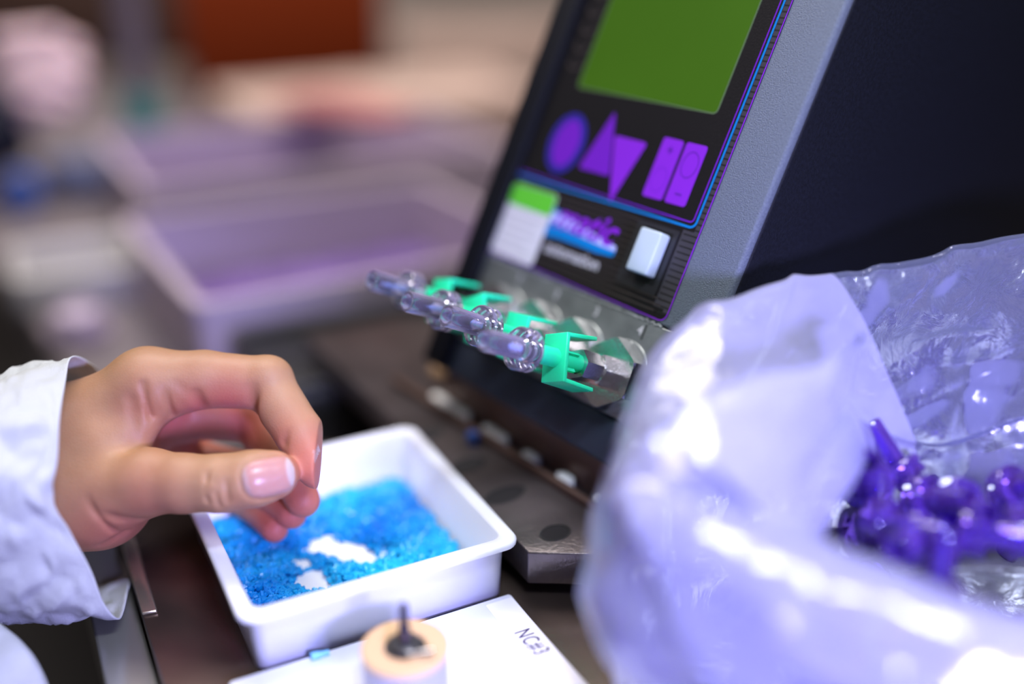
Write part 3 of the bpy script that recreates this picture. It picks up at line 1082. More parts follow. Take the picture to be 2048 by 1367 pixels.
def sdf_object(name, fn, lo, hi, h, m, parent=None, smooth_it=3, tone=None):
    lo = np.array(lo, dtype=np.float32); hi = np.array(hi, dtype=np.float32)
    n = np.ceil((hi - lo) / h).astype(int)
    ax = [lo[i] + np.arange(n[i], dtype=np.float32) * h for i in range(3)]
    vol = np.empty(tuple(n), dtype=np.float32)
    for i0 in range(0, n[0], 24):
        X = np.stack(np.meshgrid(ax[0][i0:i0 + 24], ax[1], ax[2], indexing='ij'), -1)
        vol[i0:i0 + 24] = fn(X)
    vol[0] = vol[-1] = 1; vol[:, 0] = vol[:, -1] = 1; vol[:, :, 0] = vol[:, :, -1] = 1
    V, F = surface_nets(vol, lo.astype(float), h)
    # light Laplacian smoothing
    e = np.concatenate([F[:, [0, 1]], F[:, [1, 2]], F[:, [2, 3]], F[:, [3, 0]]])
    for _ in range(smooth_it):
        acc = np.zeros_like(V); cnt_ = np.zeros(len(V))
        np.add.at(acc, e[:, 0], V[e[:, 1]]); np.add.at(acc, e[:, 1], V[e[:, 0]])
        np.add.at(cnt_, e[:, 0], 1); np.add.at(cnt_, e[:, 1], 1)
        V = V * 0.5 + 0.5 * acc / cnt_[:, None]
    W = np.stack([V[:, 0], V[:, 2] * CP - V[:, 1] * SP, CZ - V[:, 2] * SP - V[:, 1] * CP], 1) * MM
    me = bpy.data.meshes.new(name)
    me.from_pydata(W.tolist(), [], F.tolist())
    me.materials.append(m)
    me.polygons.foreach_set('use_smooth', [True] * len(me.polygons))
    if tone is not None:
        T = tone(V)
        at_ = me.color_attributes.new('tone', 'FLOAT_COLOR', 'POINT')
        at_.data.foreach_set('color', np.concatenate([T, np.ones((len(V), 1))], 1).astype(np.float32).ravel())
    me.update()
    bm = bmesh.new(); bm.from_mesh(me)
    bmesh.ops.recalc_face_normals(bm, faces=bm.faces)
    bm.to_mesh(me); bm.free()
    o = bpy.data.objects.new(name, me)
    col.objects.link(o)
    if parent: o.parent = parent
    return o


IDX = [J(300, 772, 326), J(410, 758, 327), J(532, 766, 328), J(600, 868, 322), J(634, 940, 316)]
IDR = [11.2, 8.9, 8.2, 7.3, 5.6]
MID = [J(305, 835, 345), J(410, 828, 349), J(508, 838, 350), J(572, 930, 341), J(606, 1000, 333)]
MIR = [10, 8.2, 7.6, 7.0, 5.4]
RNG = [J(305, 890, 360), J(400, 925, 364), J(480, 945, 360), J(548, 990, 348), J(583, 1026, 339)]
RIR = [9.5, 7.8, 7.2, 6.3, 5.0]
PNK = [J(300, 940, 370), J(380, 962, 373), J(455, 980, 368), J(520, 1018, 353), J(549, 1057, 342)]
PIR = [8.5, 6.8, 6.4, 5.7, 4.4]
THM = [J(190, 985, 322), J(300, 963, 312), J(370, 966, 308), J(440, 966, 306), J(505, 957, 306), J(548, 949, 308)]
THR = [15.5, 9.4, 8.1, 7.9, 7.7, 7.1]
NC = J(549, 951, 307)             # centre of thumb nail, in the nail's own frame
NT = (J(580, 943, 306.5) - J(500, 960, 307)); NT = NT / np.linalg.norm(NT)
NN = np.array([0.02, -0.10, -1.0], dtype=np.float32); NN -= NT * (NN @ NT); NN /= np.linalg.norm(NN)
NS = np.cross(NT, NN)


def nail_q(P, c, t, s, ht, hs):
    q = P - c
    a = q @ t; b_ = q @ s
    # rounder at the cuticle, squarer at the free edge
    return (np.abs(a / ht) ** 3.2 + np.abs(b_ / hs) ** 3.2) ** (1 / 3.2), a


IC = J(651, 925, 315)             # index nail, seen on edge
IT = IDX[4] - IDX[3]; IT = IT / np.linalg.norm(IT)
IN_ = np.array([0.80, -0.36, -0.25], dtype=np.float32); IN_ -= IT * (IN_ @ IT); IN_ /= np.linalg.norm(IN_)
IS = np.cross(IT, IN_)


def chain(P, J_, R_, k=3.0):
    d = None
    for i in range(len(J_) - 1):
        c = round_cone(P, J_[i], J_[i + 1], R_[i], R_[i + 1])
        d = c if d is None else smin(d, c, k)
    return d


def crease(P, d, a, b_, wdt, amp):
    s = seg_dist(P, a, b_)
    return d + 1.7 * amp * np.exp(-(s / wdt) ** 2)


def hand_fn(P):
    # forearm and wrist
    d = round_cone(P, J(-120, 905, 336), J(175, 880, 332), 22, 17.5)
    d = smin(d, round_cone(P, J(-120, 985, 330), J(195, 988, 325), 22, 17), 14)
    # back of the hand / metacarpals
    d = smin(d, round_cone(P, J(175, 868, 332), IDX[0], 16, 11.2), 8)
    d = smin(d, round_cone(P, J(190, 905, 342), MID[0], 17, 10.5), 7)
    d = smin(d, round_cone(P, J(185, 940, 348), RNG[0], 17, 10.0), 7)
    d = smin(d, round_cone(P, J(180, 980, 348), PNK[0], 16, 9.5), 7)
    # pads at the roots of the fingers
    d = smin(d, ellipsoid(P, J(338, 822, 342), (7.5, 8, 8)), 2.5)
    d = smin(d, ellipsoid(P, J(352, 884, 353), (7.5, 8, 8)), 2.5)
    # web between thumb and index
    d = smin(d, round_cone(P, J(215, 900, 322), J(280, 852, 321), 11, 5.0), 8)
    thumb = chain(P, THM, THR, 5)
    d = smin(d, thumb, 6)
    # fold of the web
    d = crease(P, d, J(262, 800, 314), J(272, 880, 313), 1.8, 1.6)
    d = crease(P, d, J(215, 875, 308), J(258, 890, 311), 2.4, 1.0)
    # finger chains, each welded to the hand only
    res = d
    for j_, r_, k in ((IDX, IDR, 5), (MID, MIR, 4), (RNG, RIR, 4), (PNK, PIR, 4)):
        f = chain(P, j_, r_, 2.2)
        res = np.minimum(res, smin(d, f, k))
    # PIP knuckle of the index, bony top
    res = smin(res, ellipsoid(P, J(538, 750, 327), (6.5, 5.5, 6.8)), 4)
    res = smin(res, ellipsoid(P, J(288, 755, 328), (9.5, 8.5, 9)), 6)
    # creases: index roots, PIP and DIP undersides
    for a, b_, w_, am in (
            (J(350, 765, 315), J(400, 815, 318), 1.2, 0.9), (J(325, 770, 313), J(345, 830, 322), 1.1, 0.7), (J(392, 790, 318), J(408, 830, 324), 1.6, 1.2),
            (J(503, 780, 318), J(508, 830, 324), 1.7, 1.4), (J(572, 848, 312), J(566, 885, 315), 1.3, 0.9),
            # thumb knuckle wrinkles
            (J(413, 935, 298), J(416, 1000, 299), .75, .50), (J(428, 928, 297), J(425, 965, 297), .6, .32), (J(441, 925, 297), J(447, 970, 297), .7, .38),
            (J(452, 960, 297), J(456, 1002, 299), .75, .45), (J(432, 985, 298), J(440, 1012, 300), .7, .35), (J(425, 945, 297), J(440, 985, 297), .6, .22),
            # wrist and thenar creases
            (J(205, 1035, 305), J(285, 1045, 310), 1.6, 0.8), (J(170, 1000, 304), J(230, 1062, 312), 1.3, 0.5), (J(200, 1085, 316), J(250, 1060, 315), 1.5, 0.4),
            (J(232, 845, 309), J(262, 885, 310), 1.6, 0.55), (J(285, 770, 314), J(300, 830, 318), 1.3, 0.55)):
        res = crease(P, res, a, b_, w_, am)
    # thumb nail: flattened bed, sunk border
    q, a_ = nail_q(P, NC, NT, NS, 6.6, 5.6)
    front = ((P - NC) @ NN) > 1.0
    res = np.where(front, res + 0.55 * np.exp(-((q - 1.06) / .10) ** 2) - 0.25 * np.clip(1 - q, 0, .25) / .25, res)
    # index nail plate reaching past the tip
    qq = P - IC
    c1, c2, c3 = qq @ IT, qq @ IS, qq @ IN_
    plate_ = np.maximum.reduce([np.abs(c1 - 0.3) - 6.0, np.abs(c2) - 4.2, np.abs(c3 + 0.035 * c2 * c2) - 0.5])
    res = np.minimum(res, smin(res, plate_, 0.8))
    return res


def hand_tone(V):
    V = V.astype(np.float32)
    red = np.zeros(len(V))
    def blob(c, r, a):
        nonlocal red
        d2 = ((V - c) ** 2).sum(1)
        red = np.maximum(red, a * np.exp(-d2 / (r * r)))
    blob(IDX[4], 13, .85); blob(IDX[3] + np.array([-3, 2, -3]), 9, .5)
    blob(MID[4], 13, .9); blob(RNG[4], 13, 1.0); blob(PNK[4], 14, 1.0); blob(RNG[3], 12, .9)
    blob(J(340, 840, 335), 15, .9); blob(J(455, 812, 322), 10, .85); blob(J(400, 812, 325), 10, .85); blob(J(380, 880, 350), 24, .9)
    blob(J(500, 850, 345), 17, .9); blob(J(300, 800, 322), 9, .55); blob(J(240, 1065, 315), 15, .6); blob(J(300, 1010, 305), 13, .35)
    blob(THM[5] + np.array([3, 2, 3]), 9, .6); blob(J(150, 1060, 320), 14, .3); blob(J(505, 1000, 308), 9, .35)
    q, a_ = nail_q(V, NC, NT, NS, 6.6, 5.6)
    fr = ((V - NC) @ NN) > 1.0
    nail = np.where(fr, np.clip((1.02 - q) / .08, 0, 1), 0)
    tip = nail * np.clip((a_ - 4.6) / .6, 0, 1)
    lun = nail * np.clip((-a_ - 4.4) / 1.0, 0, 1) * .5
    tip = np.maximum(tip, lun)
    qq = V - IC
    c1, c2, c3 = qq @ IT, qq @ IS, qq @ IN_
    im = (np.abs(c1 - .3) < 6.2) & (np.abs(c2) < 4.4) & (np.abs(c3 + 0.035 * c2 * c2) < 0.9)
    nail = np.maximum(nail, im * 1.0)
    tip = np.maximum(tip, im * np.clip((c1 - 1.5) / 1.5, 0, 1))
    return np.stack([red * .8, nail, tip], 1)


person = empty('person', tuple(at(-60, 950, 335)))
pw = person.location.copy()
hand = sdf_object('hand_and_forearm', hand_fn, J(-110, 676, 295)[:2].tolist() + [289], [-58, 70, 392], 0.5, M['skin'], None, 2, hand_tone)


def reparent(o, p):
    bpy.context.view_layer.update()
    o.parent = p
    o.matrix_parent_inverse = p.matrix_world.inverted()


reparent(hand, person)
tag(person, 'person in white coat, bare hand curled over the white tray', 'person')

# sleeve: loops of control points round the forearm, cuff first
cuff = [at(143, 714, 322), at(130, 770, 306), at(119, 840, 296), at(115, 915, 292), at(106, 1000, 292), at(140, 1062, 296), at(182, 1140, 302), at(208, 1205, 308), at(240, 1236, 316),
        at(256, 1180, 332), at(262, 1140, 350), at(255, 1050, 374), at(245, 930, 378), at(235, 830, 372), at(205, 756, 358), at(180, 726, 338)]


def loop_scaled(pts, du, grow, dd=0.0):
    c = sum(pts, Vector()) / len(pts)
    side = at(1024 + 10, 683, 330) - at(1024, 683, 330)
    side.normalize()
    return [c + (p - c) * grow + side * du + Vector((0, dd, 0)) for p in pts]


cuff_s = smooth_path(cuff, 8, True)
mid = [at(60, 735, 322), at(45, 780, 300), at(40, 850, 290), at(40, 930, 286), at(40, 1000, 286), at(60, 1070, 290), at(80, 1160, 298), at(90, 1220, 306), at(110, 1241, 316),
       at(110, 1215, 332), at(120, 1150, 352), at(110, 1050, 380), at(100, 930, 384), at(90, 830, 376), at(80, 765, 360), at(70, 745, 340)]
far = [at(-30, 775, 322), at(-50, 800, 300), at(-60, 860, 284), at(-60, 940, 280), at(-60, 1010, 280), at(-50, 1080, 284), at(-40, 1170, 294), at(-30, 1225, 308), at(-20, 1246, 326),
       at(-20, 1225, 350), at(-15, 1160, 372), at(-15, 1050, 386), at(-15, 930, 390), at(-20, 840, 380), at(-20, 795, 362), at(-25, 780, 340)]
rows = []
mid_s, far_s = smooth_path(mid, 8, True), smooth_path(far, 8, True)
end_s = [p + (q - p_) * 1.2 for p, q, p_ in zip(far_s, far_s, mid_s)]
NR = 70
for i in range(NR + 1):
    t = i / NR * 3
    k = min(int(t), 2)
    f = t - k
    A_ = [cuff_s, mid_s, far_s, end_s][k]
    B_ = [cuff_s, mid_s, far_s, end_s][k + 1]
    row = []
    cc = sum(A_, Vector()) / len(A_) * (1 - f) + sum(B_, Vector()) / len(B_) * f
    for p, q in zip(A_, B_):
        P_ = p * (1 - f) + q * f
        nd = (P_ - cc).normalized()
        ff = min(1, i / 6)
        cr = (abs(noise.noise(P_ * 0.045 + Vector((3, 1, 7)))) - .22) * 9.0 + (abs(noise.noise(P_ * 0.11 + Vector((9, 1, 2)))) - .2) * 3.0 + noise.noise(P_ * 0.3) * .5 + max(0, 1 - abs(noise.noise(P_ * 0.075 + Vector((8, 2, 2)))) * 4) ** 2 * 1.6
        # two strong folds across the middle of the cuff
        fold = 0.0
        for (a3, b3, am, wd_) in ((at(-20, 905, 290), at(100, 965, 292), 5.0, 2.4), (at(-20, 922, 290), at(98, 984, 292), -3.5, 2.4), (at(20, 884, 290), at(75, 870, 292), -2.5, 2.4), (at(20, 870, 290), at(75, 855, 292), 3.4, 2.6), (at(40, 960, 288), at(95, 1010, 290), 3.0, 2.0)):
            ba = b3 - a3
            h_ = max(0, min(1, (P_ - a3).dot(ba) / ba.dot(ba)))
            fold += am * math.exp(-((P_ - (a3 + ba * h_)).length / wd_) ** 2)
        row.append(P_ + nd * (cr * 0.6 * ff + fold * (0.3 + .7 * ff)))
    rows.append(row)
sl = MB().grid(rows, close_u=True)
slv = sl.build('coat_sleeve', M['cloth'], None, smooth=True, solid=0.5, angle=180)
reparent(slv, person)
# lower part of the coat, bottom left corner
c0 = [at(-90, 1215, 312), at(-20, 1236, 306), at(20, 1262, 303), at(52, 1292, 300), at(76, 1325, 300), at(98, 1372, 302), at(112, 1430, 306)]
rows = []
for i in range(26):
    t = i / 25
    row = []
    for p in smooth_path(c0, 8):
        a = t * 1.5
        q = p + Vector((-170 * math.sin(a) * t, -18 * math.sin(a * 2), -6 * t)) + Vector((0, 60 * (1 - math.cos(a)), -60 * t * t))
        q += Vector((0.3, -0.6, 0.6)) * (abs(noise.noise(q * 0.07 + Vector((5, 5, 5)))) * 8 * min(1, t * 5))
        row.append(q)
    rows.append(row)
ch = MB().grid(rows).build('coat_hem', M['cloth'], None, smooth=True, solid=0.5, angle=180)
reparent(ch, person)

# ================================================================== BAG OF LUERS
bag = empty('plastic_bag', (118, 235, 0))
BO = Vector((118, 235, 0))
# ridge of the bag (world mm), counted clockwise from the front left
ridge = [(24, 198, 75), (31, 234, 81), (45, 262, 97), (72, 284, 103), (102, 294, 106), (156, 304, 112), (214, 290, 106), (232, 240, 96), (214, 188, 72), (160, 164, 58), (112, 162, 57), (62, 174, 64)]
mouth = [(70, 206, 68), (82, 228, 75), (93, 248, 72), (104, 264, 58), (124, 268, 51), (146, 270, 58), (172, 264, 72), (186, 240, 78), (178, 205, 64), (142, 188, 57), (112, 186, 58), (86, 194, 64)]
ring_r = smooth_path(ridge, 18, True)
ring_m = smooth_path(mouth, 18, True)
NTH = len(ring_r)
c2 = Vector((122, 232, 0))


def scaled(ring, k, z, shift=(0, 0)):
    return [Vector((c2.x + (p.x - c2.x) * k + shift[0], c2.y + (p.y - c2.y) * k + shift[1], p.z * z)) for p in ring]


keys = [scaled(ring_r, .60, 0.0), scaled(ring_r, .80, 0.012), scaled(ring_r, .93, .12), scaled(ring_r, 1.0, .34), scaled(ring_r, 1.10, .60), scaled(ring_r, 1.06, .82), [p.copy() for p in ring_r]]
keys.append([a_ * .72 + b_ * .28 + Vector((0, 0, 7)) for a_, b_ in zip(ring_r, ring_m)])
keys.append([a_ * .40 + b_ * .60 + Vector((0, 0, 7)) for a_, b_ in zip(ring_r, ring_m)])
keys.append([a_ * .08 + b_ * .92 + Vector((0, 0, 3.5)) for a_, b_ in zip(ring_r, ring_m)])
keys.append([p.copy() for p in ring_m])
keys.append([b_ * 1.05 - a_ * .05 + Vector((0, 0, -7)) for a_, b_ in zip(ring_r, ring_m)])


def crumple(p, t):
    """soft pillows plus sharp running creases; amplitude in mm"""
    q = p * 0.016
    w_ = noise.noise(q + Vector((4.2, 0, 1))) * 8.0
    r1 = 1 - math.sqrt(.004 + noise.noise(Vector((p.x * .030, p.y * .030, p.z * .018)) + Vector((1, 8, 3))) ** 2) * 2.2
    w_ += max(0, r1) ** 3 * 3.2
    r2 = 1 - math.sqrt(.004 + noise.noise(Vector((p.x * .020 + p.z * .03, p.y * .04, p.z * .04 - p.x * .02)) + Vector((7, 3, 3))) ** 2) * 2.6
    w_ += max(0, r2) ** 4 * 2.0
    w_ += noise.noise(p * 0.07 + Vector((2, 2, 8))) * 1.3
    return w_


def bag_rows(k0_, k1_, sub):
    out = []
    nk = len(keys)
    for i in range(k0_, k1_):
        for s_ in range(sub if i < k1_ - 1 else sub + 1):
            t = s_ / sub
            row = []
            A0_, A1_, A2_, A3_ = keys[max(i - 1, 0)], keys[i], keys[min(i + 1, nk - 1)], keys[min(i + 2, nk - 1)]
            for a0, a1, a2, a3 in zip(A0_, A1_, A2_, A3_):
                p = 0.5 * ((2 * a1) + (a2 - a0) * t + (2 * a0 - 5 * a1 + 4 * a2 - a3) * t * t + (3 * a1 - a0 - 3 * a2 + a3) * t ** 3)
                out_d = (p - Vector((128, 234, 40))).normalized()
                am = min(1, max(0, p.z / 25))
                if i >= 9: am *= .45
                if i >= 6: am *= .7
                q = p + out_d * (crumple(p, 0) - 3) * am
                q.z = max(q.z, 0.3)
                row.append(q - BO)
            out.append(row)
    return out


lower = bag_rows(0, 6, 14)
upper = bag_rows(6, 11, 14)
wl = MB().grid(lower, close_u=True)
cB = sum(lower[0], Vector()) / NTH
wl.v.append(cB); ci = len(wl.v) - 1
for i in range(NTH): wl.f.append([i, ci, (i + 1) % NTH])
wl.build('bag_wall', M['film'], bag, smooth=True, angle=180)
front_i = list(range(150, NTH)) + list(range(0, 67))
back_i = list(range(66, 151))
MB().grid([[r_[i] for i in front_i] for r_ in upper]).build('front_cuff', M['film'], bag, smooth=True, angle=180)
MB().grid([[r_[i] for i in back_i] for r_ in upper]).build('back_cuff', M['film_clear'], bag, smooth=True, angle=180)
# loose flap of film hanging from the left shoulder towards the mouth
rows3 = []
for j in range(40):
    t = j / 39
    row = []
    for i in range(60):
        s_ = i / 59
        A_ = Vector((30 + 62 * s_, 205 + 62 * s_ * s_ + 8 * math.sin(s_ * 5), 92 + 8 * math.sin(s_ * math.pi)))
        B_ = Vector((66 + 22 * s_, 194 + 58 * s_, 64 + 16 * s_))
        p = A_ * (1 - t) + B_ * t + Vector((0, 0, 9 * math.sin(t * math.pi)))
        p += Vector((.3, -.6, .7)) * (crumple(p * 1.5, 0) * .8 - 2)
        row.append(p - BO)
    rows3.append(row)
MB().grid(rows3).build('loose_flap', M['film'], bag, smooth=True, angle=180)
tag(bag, 'big crumpled translucent plastic bag holding loose purple connectors', 'plastic bag')

# loose luers in the bag
pl0 = make_luer(M['luerdeep'], M['luerdeep'], 'purple_connector', False)
spots = []
tries = 0
vis = [(1738, 975, 290, 'purple connector with bright rim, leftmost under the bag fold', (35, -20, 0)),
       (1810, 960, 296, 'clear purple tube of a connector sticking up beside the bright-rimmed one', (-30, -35, 0)),
       (1745, 1040, 276, 'purple connector showing its round face just above the white fold', (78, 20, 40)),
       (1835, 1000, 288, 'purple connector tipped back in the middle of the heap', (60, 10, 20)),
       (1905, 1000, 284, 'large round purple connector right of the heap centre', (70, -15, 10)),
       (1925, 1060, 272, 'purple connector facing the viewer low in the heap', (82, 8, 60)),
       (2010, 1065, 274, 'purple connector lying sideways at the right edge', (10, 85, 0)),
       (2010, 985, 290, 'shiny purple connector leaning at the far right', (40, 25, 0)),
       (1830, 1075, 270, 'small part of a purple connector low beside the white fold', (50, -60, 0))]
k_ = 0
for (u, v, d, lb, rt) in vis:
    p = at(u, v, d)
    c = pl0 if k_ == 0 else copy_tree(pl0)
    c.location = p * MM
    c.rotation_euler = tuple(math.radians(x) for x in rt)
    tag(c, lb, 'connector', 'purple connectors in the bag')
    spots.append(p)
    k_ += 1
while k_ < 44 and tries < 20000:
    tries += 1
    x, y = random.uniform(62, 200), random.uniform(196, 272)
    if ((x - 130) / 70) ** 2 + ((y - 234) / 40) ** 2 > 1: continue
    top = 44 - 10 * (((x - 130) / 75) ** 2 + ((y - 240) / 46) ** 2)
    z = top - random.choice((0, 0, 0, 11, 22)) - random.uniform(0, 3)
    p = Vector((x, y, z))
    if z < 8 or any((p - q).length < 12.5 for q in spots): continue
    c = copy_tree(pl0)
    c.location = p * MM
    c.rotation_euler = (random.uniform(0, 6.28), random.uniform(0, 6.28), random.uniform(0, 6.28))
    tag(c, 'loose purple connector half hidden in the heap inside the bag', 'connector', 'purple connectors in the bag')
    spots.append(p)
    k_ += 1


# ================================================================== BACKGROUND
def bin_(name, p, yaw, L, D, H, z0, wall_, m, label, floor_m=None):
    t = empty(name, (p[0], p[1], z0), (0, 0, yaw))
    rows = [rr_rect(L, D, -wall_ * 1.4, 0), rr_rect(L, D, -wall_ * .5, H - 6), rr_rect(L, D, 0, H - 5), rr_rect(L, D, 0, H), rr_rect(L, D, -wall_ * 1.6, H), rr_rect(L, D, -wall_ * 2.2, 3)]
    mb = MB().grid(rows, close_u=True)
    n = len(rows[0])
    mb.f.append(list(reversed(range(n))))
    mb.f.append([(len(rows) - 1) * n + k for k in range(n)])
    mb.build('bin_shell', m, t, smooth=True, angle=50)
    if floor_m:
        rws = []
        for i in range(40):
            r_ = []
            for j in range(40):
                x = wall_ * 2.6 + (L - wall_ * 5.2) * i / 39
                y = wall_ * 2.6 + (D - wall_ * 5.2) * j / 39
                r_.append(Vector((x, y, 9 + 6 * noise.noise(Vector((x * .05, y * .05, 2))) + 3 * noise.noise(Vector((x * .2, y * .2, 2))))))
            rws.append(r_)
        MB().grid(rws).build('loose_parts', floor_m, t, smooth=True)
        o = t.children[-1]
        o['kind'] = 'stuff'
    tag(t, label, 'bin')
    return t


def rr_rect(L, D, grow, z):
    return [Vector((x, y, z)) for x, y in rrect(-grow, L + grow, -grow, D + grow, 8, 4)]


P1 = atz(385, 615, 16)
bin_('parts_bin', (P1.x, P1.y), math.radians(30), 215, 185, 56, -40, 4, M['bin'], 'wide mauve-grey parts bin with violet parts, just behind the hand', M['binfloor'])
P2 = atz(265, 395, 14)
bin_('parts_bin', (P2.x, P2.y + 14), math.radians(28), 300, 210, 56, -40, 4, M['bin'], 'farther mauve bin holding violet and reddish parts, behind the wide bin', M['binfloor'])
# black slab tray between hand and console
bs = empty('black_tray', (-104, 418, -40), (0, 0, math.radians(28)))
MB().prism(rrect(0, 130, 0, 80, 6), 0, 40).build('slab', M['blackplastic'], bs, bevel=3)
MB().ring(rrect(0, 130, 0, 80, 6), rrect(5, 125, 5, 75, 4), 40, 44).build('rim', M['blackplastic'], bs, bevel=1)
tag(bs, 'black plastic tray standing between the hand and the console', 'tray')
# boxes and pouches farther back
def carton(name, u, v, d, sz, yaw, m, label, cat, zrot=0):
    p = at(u, v, d)
    t = empty(name, (p.x, p.y, p.z), (0, 0, math.radians(yaw)))
    x, y, z = sz
    MB().box(-x / 2, x / 2, -y / 2, y / 2, -z, 0).build('carton', m, t, bevel=3)
    MB().box(-x * .04, x * .04, -y / 2, y / 2, -0.5, 0.8).box(-x * .04, x * .04, -y / 2 - .8, -y / 2, -z * .3, 0.8).build('tape_strip', m, t)
    tag(t, label, cat)
    return t


def standing(name, u, v, d, sz, yaw, m, label, cat):
    """a box on the bench whose top centre is at (u,v,d)"""
    p = at(u, v, d)
    t = empty(name, (p.x, p.y, -40), (0, 0, math.radians(yaw)))
    x, y, _ = sz
    z = p.z + 40
    MB().box(-x / 2, x / 2, -y / 2, y / 2, 0, z).build('carton', m, t, bevel=3)
    MB().box(-x * .05, x * .05, -y / 2 - .6, y / 2 + .6, z - 0.5, z + 0.8).build('tape_strip', m, t)
    tag(t, label, cat)
    return t


standing('rust_box', 560, -60, 1400, (250, 200, 0), 12, M['redbrown'], 'dark rust-brown box at the top of the picture, blurred', 'box')
standing('brown_carton', 760, 175, 1150, (330, 190, 0), 28, M['carton'], 'open brown carton behind the mauve bins, blurred', 'box')
standing('brown_carton', 1080, 60, 1700, (460, 200, 0), 5, M['carton'], 'tall beige carton behind the console, right of the rust box', 'box')
M['darkwood'] = mat('dark_wood', (0.05, 0.022, 0.014), 0.7)
standing('dark_cabinet', 120, -90, 1750, (560, 200, 0), 0, M['darkwood'], 'dark brown cabinet at the top left behind the pale fist', 'cabinet')
# reddish pouch
pr = empty('red_pouch', tuple(at(680, 215, 955)), (0, 0, math.radians(-32)))
MB().grid([[Vector((x * 75, y * 26, (1 - abs(x) ** 2.5) * (1 - abs(y) ** 2.5) * 14 * s)) for x in np.linspace(-1, 1, 17)] for s in (1,) for y in np.linspace(-1, 1, 11)]
          + [[Vector((x * 75, y * 26, -(1 - abs(x) ** 2.5) * (1 - abs(y) ** 2.5) * 10)) for x in np.linspace(-1, 1, 17)] for y in np.linspace(1, -1, 11)], close_v=True).build('pouch', M['redcloth'], pr, smooth=True)
MB().box(58, 74, -27, 27, -1.5, 1.5).build('seal_strip', M['redcloth'], pr)
tag(pr, 'dusty red soft pouch lying against the brown carton, blurred', 'pouch')
gt = atz(165, 520, -20)
gb = empty('grey_tray', (gt.x, gt.y, -40), (0, 0, math.radians(25)))
MB().ring(rrect(-45, 35, -40, 45, 8), rrect(-40, 30, -35, 40, 6), 0, 24).build('tray_wall', mat('pale_grey_plastic', (0.55, 0.53, 0.52), 0.5), gb, bevel=2)
MB().prism(rrect(-44, 34, -39, 44, 8), 0, 3).build('tray_floor', bpy.data.materials['pale_grey_plastic'], gb)
tag(gb, 'pale grey shallow tray left of the wide mauve bin, blurred', 'tray')
kp = atz(158, 650, -30)
kb = empty('pale_knob', (kp.x, kp.y, -40))
MB().lathe([(0, 0), (13, 0), (15, 4), (16, 12), (13, 19), (7, 22), (0, 23)], 32).build('dome', mat('pale_violet_plastic', (0.50, 0.40, 0.52), 0.4), kb, smooth=True)
MB().lathe([(15.5, 6), (17.5, 6), (17.5, 9), (15.5, 9)], 32, closed=True).build('skirt', bpy.data.materials['pale_violet_plastic'], kb, smooth=True)
tag(kb, 'pale violet round knob on the bench above the sleeve, blurred', 'knob')
# grey post with teal cap
pt = at(285, 215, 1000)
po = empty('grey_post', (pt.x, pt.y, -40))
MB().lathe([(21, 0), (22, 4), (15, 8), (14, 420), (17, 424), (17, 436), (0, 438)], 32).build('column', M['post'], po, smooth=True)
MB().lathe([(14, pt.z + 20), (18, pt.z + 20), (18, pt.z + 52), (14, pt.z + 52)], 32, closed=True).build('teal_collar', M['teal'], po, smooth=True)
tag(po, 'grey round post with a teal collar beside the background hand', 'post')
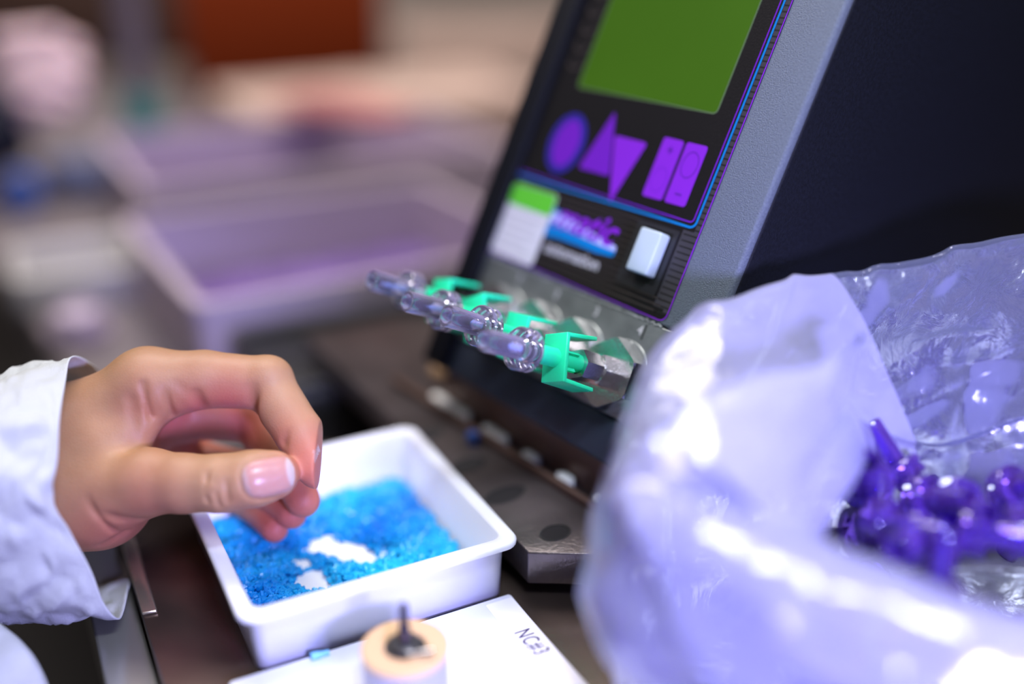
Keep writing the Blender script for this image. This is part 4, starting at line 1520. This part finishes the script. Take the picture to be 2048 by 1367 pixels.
# blue grey dish and blue cap
pd = at(190, 325, 950)
bd = empty('blue_grey_dish', (pd.x, pd.y, -40))
MB().lathe([(30, 0), (34, 1), (40, pd.z + 34), (42, pd.z + 40), (38, pd.z + 40), (34, 6), (0, 5)], 40, Matrix.Scale(1.2, 4, (1, 0, 0))).build('dish', M['bluegrey'], bd, smooth=True)
tag(bd, 'blue-grey dish standing left of the parts bins, blurred', 'dish')
pb = atz(42, 385, -21)
bk = empty('blue_plug', tuple(pb), (math.radians(84), 0, math.radians(-20)))
MB().lathe([(0, -6), (17, -6), (18, -4), (18, 5), (16, 7), (0, 7)], 32).build('cap', M['bluecap'], bk, smooth=True)
MB().lathe([(4, 6.8), (7, 6.8), (7, 9), (4, 9)], 32, closed=True).build('spout', M['bluecap'], bk, smooth=True)
tag(bk, 'shiny blue plug at the left edge under the background hand', 'plug')


# background person: fist and dark sleeve
def fist_fn(P):
    c = J(80, 150, 900)
    d = ellipsoid(P, c, (36, 33, 30))
    for k, (du, dv, r) in enumerate(((30, -22, 11), (33, -4, 11), (30, 13, 10), (24, 28, 9))):
        a = c + np.array([du - 24, dv, -20], dtype=np.float32)
        b_ = c + np.array([du + 4, dv + 4, -12], dtype=np.float32)
        f = round_cone(P, a, b_, r, r * .9)
        d = smin(d, f, 5)
    d = smin(d, round_cone(P, c + np.array([-20, -20, -24], dtype=np.float32), c + np.array([20, -26, -24], dtype=np.float32), 11, 9), 5)
    d = smin(d, round_cone(P, c, c + np.array([-70, 60, 20], dtype=np.float32), 26, 24), 14)
    return d


person2 = empty('person', tuple(at(-40, 260, 920)))
cF = J(80, 150, 900)
M['skin_pale'] = mat('pale_skin', (0.80, 0.58, 0.60), 0.5, sss=0.2, sss_s=0.004)
h2 = sdf_object('hand', fist_fn, cF - np.array([100, 60, 60]), cF + np.array([60, 100, 60]), 2.5, M['skin_pale'], None, 2,
                lambda V: np.stack([np.clip(.3 + (V[:, 0] - cF[0] + (V[:, 1] - cF[1])) / 60, .25, .9), V[:, 0] * 0, V[:, 0] * 0], 1))
reparent(h2, person2)
rows = []
sa, sb = at(22, 235, 905), at(-170, 310, 865)
sax = (sb - sa).normalized()
su = sax.cross(Vector((0, 0, 1))).normalized()
sv = sax.cross(su)
for i in range(24):
    t = i / 23
    c = sa.lerp(sb, t)
    rows.append([c + (su * math.cos(a) + sv * math.sin(a)) * (34 + 10 * t) * (1 + .14 * noise.noise(Vector((math.cos(a) * 1.5, math.sin(a) * 1.5, t * 5))))
                 for a in np.linspace(0, 2 * math.pi, 40, endpoint=False)])
s2 = MB().grid(rows, close_u=True).build('dark_sleeve', M['navy'], None, smooth=True, solid=1.5, angle=180)
reparent(s2, person2)
tag(person2, 'blurred person with pale fist and dark sleeve at the top left', 'person')
